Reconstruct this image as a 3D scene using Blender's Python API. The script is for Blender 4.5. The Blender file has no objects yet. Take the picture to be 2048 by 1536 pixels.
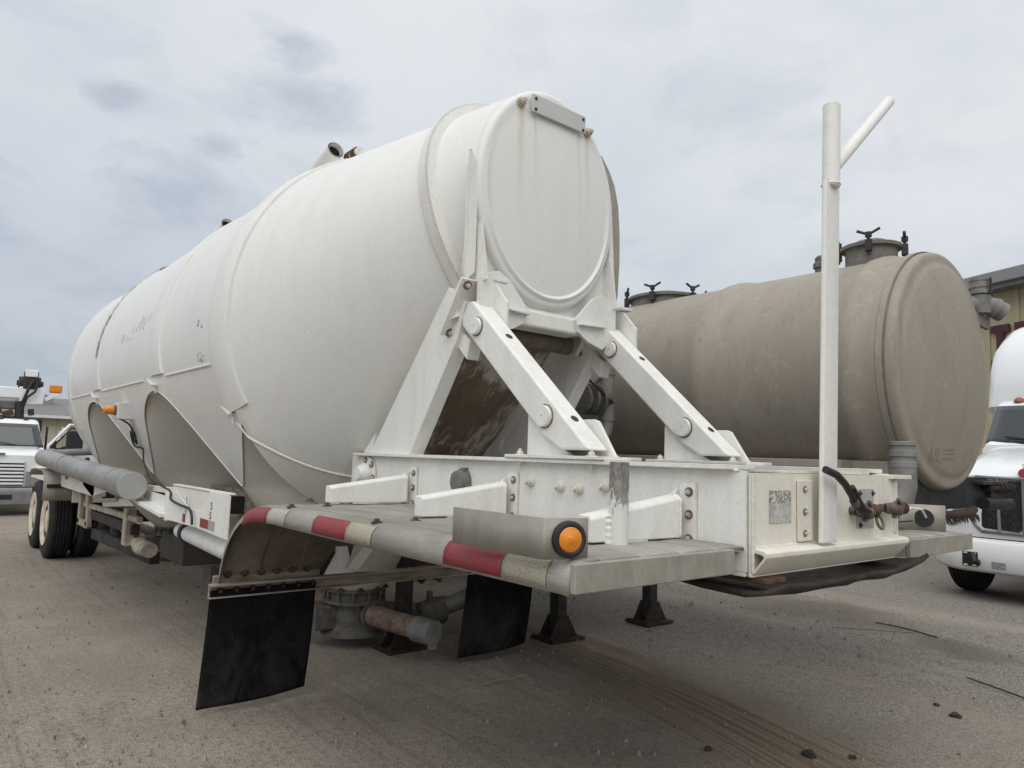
import bpy, bmesh, math, random
from mathutils import Vector, Matrix, noise
from math import sin, cos, pi, sqrt, radians as rad
random.seed(7)
V = Vector
sc = bpy.context.scene
COL = sc.collection

# ------------------------------------------------------------------ camera
def cam_axes(y, p, r):
    f = V((sin(y)*cos(p), cos(y)*cos(p), sin(p)))
    rt = V((cos(y), -sin(y), 0)); up = rt.cross(f)
    return cos(r)*rt - sin(r)*up, sin(r)*rt + cos(r)*up, f
CR, CU, CF = cam_axes(rad(39.35), rad(5.76), rad(-1.83))
cd = bpy.data.cameras.new('camera'); cam = bpy.data.objects.new('camera', cd); COL.objects.link(cam)
cd.sensor_fit = 'HORIZONTAL'; cd.sensor_width = 36; cd.lens = 1456/2048*36
cd.clip_start = 0.05; cd.clip_end = 2000
cam.matrix_world = Matrix(((CR.x, CU.x, -CF.x, 0), (CR.y, CU.y, -CF.y, 0), (CR.z, CU.z, -CF.z, 1.6), (0, 0, 0, 1)))
sc.camera = cam

# ------------------------------------------------------------------ sky and sun
SUN_EL, SUN_AZ = rad(56), rad(-128)      # azimuth measured clockwise from +Y
w = bpy.data.worlds.new('World'); sc.world = w; w.use_nodes = True
nt = w.node_tree; N = nt.nodes; L = nt.links
for n in list(N): N.remove(n)
def nd(t, **k):
    n = N.new(t)
    for a, b in k.items(): setattr(n, a, b)
    return n
out = nd('ShaderNodeOutputWorld'); bg = nd('ShaderNodeBackground'); bg.inputs['Strength'].default_value = 0.095
sky = nd('ShaderNodeTexSky', sky_type='NISHITA'); sky.sun_disc = False
sky.sun_elevation = SUN_EL; sky.sun_rotation = SUN_AZ
tc = nd('ShaderNodeTexCoord')
sep = nd('ShaderNodeSeparateXYZ'); L.new(tc.outputs['Generated'], sep.inputs[0])
def math_n(op, a, b=None, clamp=False):
    n = nd('ShaderNodeMath', operation=op); n.use_clamp = clamp
    for i, v in enumerate((a, b)):
        if v is None: continue
        if hasattr(v, 'is_output'): L.new(v, n.inputs[i])
        else: n.inputs[i].default_value = v
    return n.outputs[0]
zp = math_n('ADD', math_n('MAXIMUM', sep.outputs['Z'], 0.0), 0.22)
px = math_n('DIVIDE', sep.outputs['X'], zp); py = math_n('DIVIDE', sep.outputs['Y'], zp)
cmb = nd('ShaderNodeCombineXYZ'); L.new(px, cmb.inputs[0]); L.new(py, cmb.inputs[1])
def noise_n(scale, detail, rough, dist=0.0, off=(0, 0, 0)):
    m = nd('ShaderNodeMapping'); m.inputs['Location'].default_value = off; L.new(cmb.outputs[0], m.inputs[0])
    n = nd('ShaderNodeTexNoise'); n.inputs['Scale'].default_value = scale; n.inputs['Detail'].default_value = detail
    n.inputs['Roughness'].default_value = rough; n.inputs['Distortion'].default_value = dist
    L.new(m.outputs[0], n.inputs['Vector']); return n.outputs['Fac']
def ramp_n(fac, stops):
    r = nd('ShaderNodeValToRGB'); e = r.color_ramp.elements
    while len(e) < len(stops): e.new(0.5)
    for i, (p, c) in enumerate(stops): e[i].position = p; e[i].color = (*c, 1)
    L.new(fac, r.inputs[0]); return r.outputs[0]
def mix_n(fac, a, b, mode='MIX'):
    m = nd('ShaderNodeMix', data_type='RGBA', blend_type=mode)
    for s, v in ((m.inputs[0], fac), (m.inputs[6], a), (m.inputs[7], b)):
        if hasattr(v, 'is_output'): L.new(v, s)
        elif isinstance(v, tuple): s.default_value = (*v, 1)
        else: s.default_value = v
    return m.outputs[2]
# pale cloud sheet, greyer and bluer towards the horizon, with soft darker underside patches
elev = ramp_n(sep.outputs['Z'], [(0.0, (3.85, 4.2, 4.65)), (0.12, (4.4, 4.75, 5.2)), (0.30, (5.55, 5.85, 6.25)), (0.55, (6.3, 6.5, 6.8)), (1.0, (7.2, 7.3, 7.4))])
d_right = nd('ShaderNodeVectorMath', operation='DOT_PRODUCT'); L.new(tc.outputs['Generated'], d_right.inputs[0])
d_right.inputs[1].default_value = (0.9, -0.3, 0.1)
warm = ramp_n(math_n('ADD', math_n('MULTIPLY', d_right.outputs['Value'], 0.5), 0.5), [(0.2, (0.92, 0.94, 0.97)), (0.95, (1.13, 1.12, 1.09))])
elev = mix_n(1.0, elev, warm, 'MULTIPLY')
n1 = noise_n(1.3, 6, 0.56, 0.35, (3.1, 1.7, 0))
n2 = noise_n(3.6, 5, 0.55, 0.5, (0.4, 7.7, 0))
shade1 = ramp_n(n1, [(0.32, (0.87, 0.895, 0.925)), (0.50, (1.0, 1.0, 1.0)), (0.70, (1.06, 1.05, 1.04))])
cl = mix_n(1.0, elev, shade1, 'MULTIPLY')
shade2 = ramp_n(n2, [(0.30, (0.88, 0.895, 0.92)), (0.47, (1, 1, 1)), (1.0, (1.03, 1.03, 1.03))])
cl = mix_n(1.0, cl, shade2, 'MULTIPLY')
# a few small dark scraps of low cloud
def scrap(px_, py_, rad_):
    d = (CR*((px_-1024)/1456) - CU*((py_-768)/1456) + CF).normalized()
    dp = nd('ShaderNodeVectorMath', operation='DISTANCE'); 
    m = nd('ShaderNodeMapping'); m.vector_type = 'POINT'; L.new(tc.outputs['Generated'], m.inputs[0])
    m.inputs['Scale'].default_value = (1, 1, 1.9); 
    L.new(m.outputs[0], dp.inputs[0]); dp.inputs[1].default_value = (d.x, d.y, d.z*1.9)
    v = math_n('SUBTRACT', 1.0, math_n('DIVIDE', dp.outputs['Value'], rad_), clamp=True)
    n = noise_n(4.2, 8, 0.66, 0.25, (px_*0.01, 2, 0))
    k = math_n('SUBTRACT', math_n('ADD', math_n('MULTIPLY', v, 0.75), math_n('MULTIPLY', n, 1.3)), 0.95)
    return math_n('MULTIPLY', k, 3.0, clamp=True)
for a in ((580, 195, 0.17), (590, 85, 0.09), (340, 380, 0.13), (230, 185, 0.07), (430, 295, 0.06)):
    cl = mix_n(math_n('MULTIPLY', scrap(*a), 0.55), cl, (3.5, 3.95, 4.75))
fin = mix_n(0.94, sky.outputs[0], cl)
L.new(fin, bg.inputs['Color']); L.new(bg.outputs[0], out.inputs[0])

sd = bpy.data.lights.new('sun', 'SUN'); sun = bpy.data.objects.new('sun', sd); COL.objects.link(sun)
sd.energy = 1.5; sd.angle = rad(75); sd.color = (1.0, 0.975, 0.925)
sdir = V((sin(SUN_AZ)*cos(SUN_EL), cos(SUN_AZ)*cos(SUN_EL), sin(SUN_EL)))
sun.rotation_euler = sdir.to_track_quat('Z', 'Y').to_euler(); sun.location = (0, 0, 60)
sc.view_settings.view_transform = 'Standard'; sc.view_settings.look = 'None'
sc.view_settings.exposure = 0.35; sc.view_settings.gamma = 1.0; sc.view_settings.use_curve_mapping = False

# ------------------------------------------------------------------ materials
MATS = {}
class NT:
    """small helper round a material node tree"""
    def __init__(s, name):
        s.m = bpy.data.materials.new(name); s.m.use_nodes = True
        s.t = s.m.node_tree; s.n = s.t.nodes; s.l = s.t.links
        s.b = s.n['Principled BSDF']; s.tc = s.n.new('ShaderNodeTexCoord'); s.geo = s.n.new('ShaderNodeNewGeometry')
        MATS[name] = s.m
    def lk(s, v, sock):
        if hasattr(v, 'is_output'): s.l.new(v, sock)
        elif isinstance(v, tuple): sock.default_value = (*v, 1) if len(v) == 3 and sock.type == 'RGBA' else v
        else: sock.default_value = v
    def map(s, scale=(1, 1, 1), loc=(0, 0, 0), src=None, rot=(0, 0, 0)):
        m = s.n.new('ShaderNodeMapping'); m.inputs['Scale'].default_value = scale; m.inputs['Location'].default_value = loc
        m.inputs['Rotation'].default_value = rot
        s.l.new(src or s.geo.outputs['Position'], m.inputs[0]); return m.outputs[0]
    def noise(s, scale, detail=5, rough=0.55, vec=None, dist=0.0):
        n = s.n.new('ShaderNodeTexNoise'); n.inputs['Scale'].default_value = scale; n.inputs['Detail'].default_value = detail
        n.inputs['Roughness'].default_value = rough; n.inputs['Distortion'].default_value = dist
        s.l.new(vec or s.geo.outputs['Position'], n.inputs['Vector']); return n.outputs['Fac']
    def voro(s, scale, vec=None, feature='F1', out='Distance'):
        n = s.n.new('ShaderNodeTexVoronoi'); n.feature = feature; n.inputs['Scale'].default_value = scale
        s.l.new(vec or s.geo.outputs['Position'], n.inputs['Vector']); return n.outputs[out]
    def ramp(s, fac, stops, const=False):
        r = s.n.new('ShaderNodeValToRGB'); e = r.color_ramp.elements
        if const: r.color_ramp.interpolation = 'CONSTANT'
        while len(e) < len(stops): e.new(0.5)
        for i, (p, c) in enumerate(stops):
            e[i].position = p; e[i].color = (c, c, c, 1) if isinstance(c, (int, float)) else (*c, 1)
        s.l.new(fac, r.inputs[0]); return r.outputs[0]
    def mix(s, fac, a, b, mode='MIX'):
        m = s.n.new('ShaderNodeMix'); m.data_type = 'RGBA'; m.blend_type = mode
        for v, k in ((fac, 0), (a, 6), (b, 7)):
            s.lk(v, m.inputs[k])
        return m.outputs[2]
    def math(s, op, a, b=0.0, clamp=False):
        n = s.n.new('ShaderNodeMath'); n.operation = op; n.use_clamp = clamp
        s.lk(a, n.inputs[0]); s.lk(b, n.inputs[1]); return n.outputs[0]
    def xyz(s, src=None):
        n = s.n.new('ShaderNodeSeparateXYZ'); s.l.new(src or s.geo.outputs['Position'], n.inputs[0]); return n.outputs
    def bump(s, h, strength=0.3, dist=0.01):
        n = s.n.new('ShaderNodeBump'); n.inputs['Strength'].default_value = strength; n.inputs['Distance'].default_value = dist
        s.l.new(h, n.inputs['Height'])
        if s.b.inputs['Normal'].is_linked: s.l.new(s.b.inputs['Normal'].links[0].from_socket, n.inputs['Normal'])
        s.l.new(n.outputs[0], s.b.inputs['Normal'])
    def set(s, **k):
        names = {'color': 'Base Color', 'rough': 'Roughness', 'metal': 'Metallic', 'coat': 'Coat Weight', 'trans': 'Transmission Weight', 'ior': 'IOR', 'spec': 'Specular IOR Level', 'alpha': 'Alpha'}
        for a, v in k.items(): s.lk(v, s.b.inputs[names[a]])
        return s

def paint_white(name, base=(0.70, 0.695, 0.65), dirt=(0.36, 0.32, 0.25), amount=0.5, chips=0.35, rough=0.42, wave=0.0, edge=0.0):
    t = NT(name)
    big = t.noise(0.9, 4, 0.55)
    streak = t.noise(1.0, 6, 0.6, t.map((9, 9, 0.7)))
    fine = t.noise(38, 4, 0.6)
    d = t.math('MULTIPLY', t.ramp(streak, [(0.45, 0.0), (0.78, 1.0)]), t.ramp(big, [(0.38, 0.15), (0.68, 1.0)]))
    c = t.mix(t.math('MULTIPLY', d, amount), base, dirt)
    c = t.mix(t.ramp(big, [(0.35, 0.0), (0.7, 0.35)]), c, tuple(x*0.90 for x in base))
    c = t.mix(t.math('MULTIPLY', t.ramp(fine, [(0.40, 0.0), (0.85, 1.0)]), 0.22*min(1.0, amount*2)), c, dirt)
    # chips and rust freckles, gathered in patches
    patch = t.ramp(t.noise(1.7, 3, 0.5, t.map(loc=(5, 3, 1))), [(0.42, 0.0), (0.60, 1.0)])
    chip = t.ramp(t.math('ADD', t.voro(17, t.map((1, 1, 0.7))), t.math('MULTIPLY', t.noise(55, 3), 0.10)), [(0.085, 1.0), (0.115, 0.0)])
    c = t.mix(t.math('MULTIPLY', t.math('MULTIPLY', chip, patch), chips), c, (0.12, 0.085, 0.06))
    t.set(color=c, rough=t.ramp(streak, [(0.3, rough-0.06), (0.8, rough+0.2)]), spec=0.4)
    if edge:      # chipped, rusty corners
        bv = t.n.new('ShaderNodeBevel'); bv.samples = 3; bv.inputs['Radius'].default_value = 0.012
        dt = t.n.new('ShaderNodeVectorMath'); dt.operation = 'DOT_PRODUCT'; t.l.new(bv.outputs[0], dt.inputs[0]); t.l.new(t.geo.outputs['Normal'], dt.inputs[1])
        ew = t.ramp(t.math('ADD', t.math('MULTIPLY', t.math('SUBTRACT', 1.0, dt.outputs['Value']), 2.2), t.math('MULTIPLY', t.math('SUBTRACT', t.noise(24, 6, 0.7), 0.5), 1.9)), [(0.44, 0.0), (0.60, edge)])
        c = t.mix(ew, c, t.mix(t.noise(60, 3), (0.20, 0.12, 0.07), (0.36, 0.31, 0.25)))
        t.set(color=c)
    t.bump(t.noise(260, 2), 0.05, 0.004)
    if wave: t.bump(t.noise(2.2, 2, 0.4), wave, 0.05)
    return t.m
paint_white('white_paint', base=(0.80, 0.795, 0.755), rough=0.36, edge=0.75)
paint_white('tank_paint', base=(0.775, 0.768, 0.735), dirt=(0.40, 0.37, 0.30), amount=0.30, chips=0.8, rough=0.29, wave=0.10)
paint_white('yellowed_paint', base=(0.78, 0.75, 0.66), dirt=(0.33, 0.27, 0.18), amount=0.6, chips=0.8, rough=0.42, edge=0.85)
paint_white('truck_paint', base=(0.80, 0.81, 0.82), dirt=(0.5, 0.48, 0.44), amount=0.12, chips=0.0, rough=0.16)
MATS['truck_paint'].node_tree.nodes['Principled BSDF'].inputs['Coat Weight'].default_value = 0.6
MATS['truck_paint'].node_tree.nodes['Principled BSDF'].inputs['Coat Roughness'].default_value = 0.08

def head_paint():
    paint_white('head_paint', base=(0.775, 0.768, 0.735), dirt=(0.40, 0.37, 0.30), amount=0.22, chips=0.6, rough=0.38, wave=0.08)
    t = NT.__new__(NT); t.m = MATS['head_paint']; t.t = t.m.node_tree; t.n = t.t.nodes; t.l = t.t.links; t.b = t.n['Principled BSDF']
    t.geo = t.n.new('ShaderNodeNewGeometry'); src = t.b.inputs['Base Color'].links[0].from_socket
    p = t.xyz(); wob = t.math('MULTIPLY', t.math('SUBTRACT', t.noise(5, 3, 0.5), 0.5), 0.05); c = src
    for x, wd, z1, ln, k, col in ((2.765, 0.035, 3.80, 0.75, 0.55, (0.50, 0.44, 0.26)), (3.352, 0.030, 3.78, 0.6, 0.45, (0.46, 0.38, 0.26)), (2.88, 0.018, 3.76, 0.5, 0.4, (0.42, 0.40, 0.34)), (3.27, 0.02, 3.76, 0.6, 0.4, (0.42, 0.40, 0.34))):
        d = t.math('DIVIDE', t.math('ABSOLUTE', t.math('SUBTRACT', t.math('ADD', p[0], wob), x)), wd)
        a = t.math('SUBTRACT', 1.0, d, clamp=True)
        f = t.math('DIVIDE', t.math('SUBTRACT', z1, p[2]), ln)
        g = t.math('MULTIPLY', t.math('GREATER_THAN', f, 0.0), t.math('SUBTRACT', 1.0, f, clamp=True))
        c = t.mix(t.math('MULTIPLY', t.math('MULTIPLY', a, g), k), c, col)
    t.set(color=c)
head_paint()
def belly():
    t = NT('beige_paint')          # beige of the hopper cone sheets, with a finer brown mottle
    z = t.xyz()
    base = t.mix(t.ramp(t.noise(1.4, 5, 0.6), [(0.35, 0.0), (0.7, 1.0)]), (0.74, 0.71, 0.64), (0.67, 0.635, 0.56))
    base = t.mix(t.ramp(t.noise(30, 4, 0.6), [(0.4, 0.0), (0.8, 0.22)]), base, (0.42, 0.37, 0.30))
    t.set(color=base, rough=0.75, spec=0.25); t.bump(t.noise(90, 4), 0.08, 0.01)
    t = NT('mud_belly')
    m = t.noise(3.0, 7, 0.68, t.map((1.6, 1, 0.6)), 0.8)
    s = t.math('ADD', t.math('MULTIPLY', t.noise(9.0, 8, 0.78, t.map((2.2, 0.8, 0.8), rot=(0.6, 0.5, 0.2)), 0.6), 0.55), t.math('MULTIPLY', t.noise(2.4, 3, 0.5, t.map(loc=(1, 3, 2))), 0.55))
    c = t.mix(t.ramp(m, [(0.35, 0.0), (0.62, 1.0)]), (0.155, 0.115, 0.082), (0.235, 0.18, 0.13))
    c = t.mix(t.ramp(s, [(0.555, 0.0), (0.63, 0.85)]), c, (0.55, 0.52, 0.46))
    t.set(color=c, rough=0.85, spec=0.2); t.bump(m, 0.2, 0.02)
belly()

def metal_plain(name, col, rough=0.5, metal=0.0, var=0.25, scale=8, streak=(1, 1, 1), dark=None, bump=0.1):
    t = NT(name)
    n = t.noise(scale, 6, 0.62, t.map(streak)); f = t.noise(scale*9, 4, 0.6)
    dk = dark or tuple(x*(1-var*1.6) for x in col)
    c = t.mix(t.ramp(n, [(0.34, 0.0), (0.7, 1.0)]), dk, col)
    c = t.mix(t.ramp(f, [(0.5, 0.0), (0.8, 0.4)]), c, dk)
    t.set(color=c, rough=t.ramp(n, [(0.3, min(1, rough+0.15)), (0.7, rough)]), metal=metal)
    if bump: t.bump(f, bump, 0.006)
    return t
def deck_alu():
    t = NT('weathered_aluminium')
    n = t.noise(2.6, 7, 0.68, t.map((1, 0.5, 1)), 0.6); s = t.noise(14, 6, 0.7, t.map((6, 0.6, 3))); f = t.noise(120, 4, 0.65)
    c = t.mix(t.ramp(n, [(0.33, 0.0), (0.68, 1.0)]), (0.235, 0.220, 0.195), (0.40, 0.38, 0.335))
    c = t.mix(t.ramp(s, [(0.56, 0.0), (0.72, 0.75)]), c, (0.15, 0.138, 0.12))
    c = t.mix(t.ramp(f, [(0.45, 0.0), (0.8, 0.35)]), c, (0.16, 0.15, 0.13))
    t.set(color=c, rough=0.58, metal=0.25); t.bump(s, 0.15, 0.004); t.bump(f, 0.12, 0.003)
    t = NT('streaked_aluminium')
    n = t.noise(4, 7, 0.68, t.map((3, 3, 1.1)), 0.8); f = t.noise(90, 4, 0.65); b = t.noise(9, 5)
    c = t.mix(t.ramp(n, [(0.30, 0.0), (0.72, 1.0)]), (0.285, 0.262, 0.218), (0.40, 0.375, 0.325))
    c = t.mix(t.ramp(b, [(0.45, 0.0), (0.75, 0.6)]), c, (0.24, 0.215, 0.175))
    c = t.mix(t.ramp(f, [(0.5, 0.0), (0.8, 0.3)]), c, (0.18, 0.165, 0.14))
    t.set(color=c, rough=0.6, metal=0.2); t.bump(f, 0.08, 0.003)
deck_alu()
metal_plain('grey_sheet', (0.44, 0.44, 0.43), 0.45, 0.15, 0.08, 4)
metal_plain('plate_grey', (0.58, 0.58, 0.57), 0.5, 0.1, 0.06, 4)
metal_plain('galvanised', (0.40, 0.40, 0.39), 0.42, 0.55, 0.2, 6, (1, 0.3, 1))
metal_plain('dark_steel', (0.055, 0.05, 0.047), 0.6, 0.2, 0.35, 9)
metal_plain('under_steel', (0.050, 0.044, 0.040), 0.75, 0.0, 0.35, 5)
metal_plain('cast_grey', (0.175, 0.162, 0.145), 0.75, 0.0, 0.3, 14, bump=0.25)
metal_plain('old_casting', (0.17, 0.145, 0.13), 0.7, 0.1, 0.35, 30, dark=(0.075, 0.05, 0.042), bump=0.3)
metal_plain('tan_fitting', (0.215, 0.200, 0.175), 0.7, 0.0, 0.25, 12, bump=0.2)
metal_plain('rust', (0.15, 0.075, 0.045), 0.85, 0.0, 0.4, 16, bump=0.3)
metal_plain('rusty_bolt', (0.30, 0.23, 0.17), 0.7, 0.1, 0.45, 40, bump=0.2)
metal_plain('rusty_white', (0.70, 0.67, 0.60), 0.7, 0.0, 0.3, 40, dark=(0.36, 0.24, 0.16), bump=0.2)
metal_plain('rust_plate', (0.050, 0.033, 0.025), 0.85, 0.0, 0.45, 7, (1, 3, 1), bump=0.3)
metal_plain('navy_steel', (0.022, 0.026, 0.045), 0.5, 0.0, 0.4, 7)
metal_plain('black_plastic', (0.018, 0.018, 0.019), 0.5, 0.0, 0.2, 9)
metal_plain('cab_dark', (0.03, 0.03, 0.032), 0.7, 0.0, 0.3, 5)
metal_plain('bumper_grey', (0.24, 0.24, 0.25), 0.45, 0.2, 0.15, 5)
metal_plain('chrome', (0.6, 0.6, 0.61), 0.15, 0.95, 0.1, 8, bump=0)
metal_plain('roof_grey', (0.20, 0.20, 0.20), 0.7, 0.0, 0.15, 3)
metal_plain('fascia_grey', (0.27, 0.27, 0.27), 0.6, 0.0, 0.1, 3)
metal_plain('olive_wall', (0.46, 0.40, 0.25), 0.75, 0.0, 0.08, 1.2)
metal_plain('pale_wall', (0.52, 0.48, 0.34), 0.75, 0.0, 0.08, 1.2)
metal_plain('maroon_letter', (0.085, 0.022, 0.03), 0.55, 0.0, 0.2, 6)
metal_plain('dull_amber', (0.32, 0.11, 0.05), 0.4, 0.0, 0.2, 20)
metal_plain('dark_seal', (0.10, 0.09, 0.075), 0.9, 0.0, 0.4, 30)
metal_plain('brown_strap', (0.055, 0.035, 0.028), 0.8, 0.0, 0.3, 12)
metal_plain('rim_paint', (0.72, 0.69, 0.58), 0.6, 0.0, 0.25, 9, dark=(0.52, 0.42, 0.28))
metal_plain('hanger_paint', (0.40, 0.36, 0.29), 0.8, 0.0, 0.4, 9, (0.3, 1, 2), dark=(0.16, 0.12, 0.085))
metal_plain('shade_paint', (0.50, 0.47, 0.40), 0.7, 0.0, 0.3, 10, dark=(0.24, 0.17, 0.12))
metal_plain('fender_dust', (0.20, 0.165, 0.125), 0.9, 0.0, 0.3, 6)
metal_plain('box_white', (0.70, 0.70, 0.68), 0.5, 0.0, 0.1, 9)
metal_plain('dirt_clod', (0.075, 0.060, 0.047), 0.95, 0.0, 0.35, 30, bump=0.5)
metal_plain('pebble', (0.38, 0.345, 0.30), 0.9, 0.0, 0.4, 7, bump=0.2)
metal_plain('dry_straw', (0.36, 0.29, 0.14), 0.8, 0.0, 0.2, 20)
metal_plain('decal_dark', (0.22, 0.22, 0.23), 0.8, 0.0, 0.2, 30)
metal_plain('decal_faint', (0.50, 0.50, 0.51), 0.8, 0.0, 0.25, 60)
metal_plain('decal_red', (0.30, 0.03, 0.04), 0.5, 0.0, 0.2, 20)
metal_plain('label_grey', (0.60, 0.60, 0.58), 0.55, 0.0, 0.25, 45, dark=(0.35, 0.34, 0.31))

def worn_post():
    t = NT('scraped_steel')
    z = t.xyz(); n = t.noise(30, 7, 0.7, t.map((1.2, 1.2, 0.6)), 1.0)
    hgt = t.math('ADD', t.math('MULTIPLY', t.math('SUBTRACT', z[2], 1.36), 5.0), t.math('MULTIPLY', t.math('SUBTRACT', n, 0.5), 2.2))
    bare = t.ramp(hgt, [(0.40, 0.0), (0.55, 1.0)])
    met = t.mix(t.ramp(n, [(0.35, 0.0), (0.6, 1.0)]), (0.11, 0.105, 0.10), (0.33, 0.31, 0.28))
    t.set(color=t.mix(bare, (0.68, 0.675, 0.64), met), rough=0.5, metal=t.math('MULTIPLY', bare, 0.3))
    t.bump(n, 0.1, 0.004)
worn_post()
def rubber():
    t = NT('tyre_rubber')
    n = t.noise(7, 6, 0.65); f = t.noise(60, 4)
    c = t.mix(t.ramp(n, [(0.45, 0.0), (0.75, 0.7)]), (0.013, 0.013, 0.014), (0.050, 0.045, 0.039))
    t.set(color=c, rough=0.75, spec=0.35); t.bump(f, 0.1, 0.004)
    t = NT('mudflap_rubber')
    w_ = t.n.new('ShaderNodeTexWave'); w_.wave_type = 'BANDS'; w_.bands_direction = 'X'; w_.inputs['Scale'].default_value = 26; w_.inputs['Distortion'].default_value = 0.0
    t.l.new(t.geo.outputs['Position'], w_.inputs['Vector'])
    n = t.noise(3.2, 7, 0.66, t.map((1.3, 1, 0.8)), 0.5); f = t.noise(22, 6, 0.7, t.map((1, 1, 0.4)))
    z = t.xyz()
    low = t.math('MULTIPLY', t.ramp(n, [(0.40, 0.0), (0.70, 1.0)]), t.ramp(z[2], [(0.15, 1.0), (0.55, 0.25)]))
    c = t.mix(t.math('MULTIPLY', low, 0.8), (0.006, 0.006, 0.007), (0.060, 0.055, 0.048))
    c = t.mix(t.ramp(f, [(0.58, 0.0), (0.75, 0.35)]), c, (0.075, 0.068, 0.06))
    t.set(color=c, rough=0.8, spec=0.08); t.bump(w_.outputs['Fac'], 0.5, 0.004)
rubber()
def reflectives():
    t = NT('red_reflector'); n = t.noise(20, 5, 0.6)
    t.set(color=t.mix(t.ramp(n, [(0.4, 0.0), (0.75, 1.0)]), (0.25, 0.022, 0.030), (0.19, 0.045, 0.042)), rough=0.45, spec=0.5)
    t.bump(t.voro(160), 0.1, 0.002)
    t = NT('white_reflector')
    v = t.voro(150, t.map((1, 1, 1)), 'DISTANCE_TO_EDGE'); n = t.noise(9, 5)
    c = t.mix(t.ramp(v, [(0.06, 0.0), (0.2, 1.0)]), (0.24, 0.215, 0.15), (0.44, 0.41, 0.32))
    t.set(color=t.mix(t.ramp(n, [(0.45, 0.0), (0.7, 0.5)]), c, (0.42, 0.38, 0.29)), rough=0.5)
    t.bump(v, 0.25, 0.003)
    t = NT('faded_reflector'); n = t.noise(14, 6, 0.65)
    t.set(color=t.mix(t.ramp(n, [(0.4, 0.0), (0.65, 1.0)]), (0.385, 0.362, 0.312), (0.34, 0.32, 0.28)), rough=0.6)
    t = NT('amber_lens'); v = t.voro(140)
    t.set(color=t.mix(t.ramp(v, [(0.0, 0.0), (0.6, 1.0)]), (0.62, 0.17, 0.01), (0.75, 0.26, 0.015)), rough=0.22, spec=0.6)
    t.bump(v, 0.3, 0.003)
    t = NT('red_lens'); t.set(color=(0.3, 0.03, 0.03), rough=0.25)
    t = NT('red_emblem'); t.set(color=(0.34, 0.02, 0.03), rough=0.25)
    t = NT('glass'); t.set(color=(0.55, 0.60, 0.60), rough=0.03, trans=0.92, ior=1.1, spec=0.9)
    t = NT('cab_glass'); t.set(color=(0.035, 0.042, 0.045), rough=0.05, spec=0.7)
    t = NT('lamp_glass'); v = t.voro(60); t.set(color=t.mix(t.ramp(v, [(0.1, 0.0), (0.6, 1.0)]), (0.16, 0.17, 0.18), (0.40, 0.41, 0.42)), rough=0.12, metal=0.3, spec=0.7)
    t = NT('grille_mesh')
    v = t.voro(75, t.map((1, 1, 0.6)), 'DISTANCE_TO_EDGE')
    t.set(color=t.mix(t.ramp(v, [(0.03, 0.0), (0.09, 1.0)]), (0.10, 0.10, 0.105), (0.004, 0.004, 0.005)), rough=0.4, metal=0.3)
    t.bump(v, 0.4, 0.01)
reflectives()
def tan_tank():
    t = NT('tan_tank_shell')
    z = t.xyz()
    big = t.noise(0.8, 5, 0.6); streak = t.noise(1, 7, 0.62, t.map((7, 7, 0.9))); f = t.noise(50, 5, 0.65); swirl = t.noise(5, 6, 0.6, t.map((1, 1, 1)), 2.2)
    c = t.mix(t.ramp(big, [(0.3, 0.0), (0.7, 1.0)]), (0.305, 0.270, 0.222), (0.355, 0.322, 0.272))
    c = t.mix(t.ramp(streak, [(0.42, 0.0), (0.75, 0.7)]), c, (0.262, 0.230, 0.188))
    c = t.mix(t.ramp(swirl, [(0.58, 0.0), (0.72, 0.4)]), c, (0.46, 0.44, 0.39))
    c = t.mix(t.ramp(f, [(0.45, 0.0), (0.8, 0.35)]), c, (0.225, 0.200, 0.165))
    sc_ = t.noise(34, 8, 0.78, t.map((1, 1, 0.55)), 1.2); pm = t.noise(1.3, 3, 0.5, t.map(loc=(2, 0, 5)))
    c = t.mix(t.math('MULTIPLY', t.ramp(sc_, [(0.52, 0.0), (0.64, 0.32)]), t.ramp(pm, [(0.40, 0.1), (0.62, 1.0)])), c, (0.50, 0.475, 0.425))
    drip = t.noise(1.0, 5, 0.6, t.map((22, 22, 0.9)))
    c = t.mix(t.ramp(drip, [(0.58, 0.0), (0.74, 0.5)]), c, (0.20, 0.170, 0.130))
    t.set(color=c, rough=0.62, spec=0.3); t.bump(f, 0.08, 0.006); t.bump(sc_, 0.06, 0.004)
    t = NT('pipe_dusty'); n = t.noise(6, 6, 0.65)
    t.set(color=t.mix(t.ramp(n, [(0.35, 0.0), (0.7, 1.0)]), (0.155, 0.150, 0.140), (0.27, 0.265, 0.25)), rough=0.6, metal=0.1)
    t = NT('mottled_rust'); v = t.voro(60, out='Color'); n = t.noise(45, 4, 0.6)
    t.set(color=t.mix(t.ramp(t.noise(13, 7, 0.75), [(0.36, 0.0), (0.66, 1.0)]), (0.135, 0.072, 0.052), (0.30, 0.235, 0.185)), rough=0.9); t.bump(n, 0.3, 0.006)
tan_tank()
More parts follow.
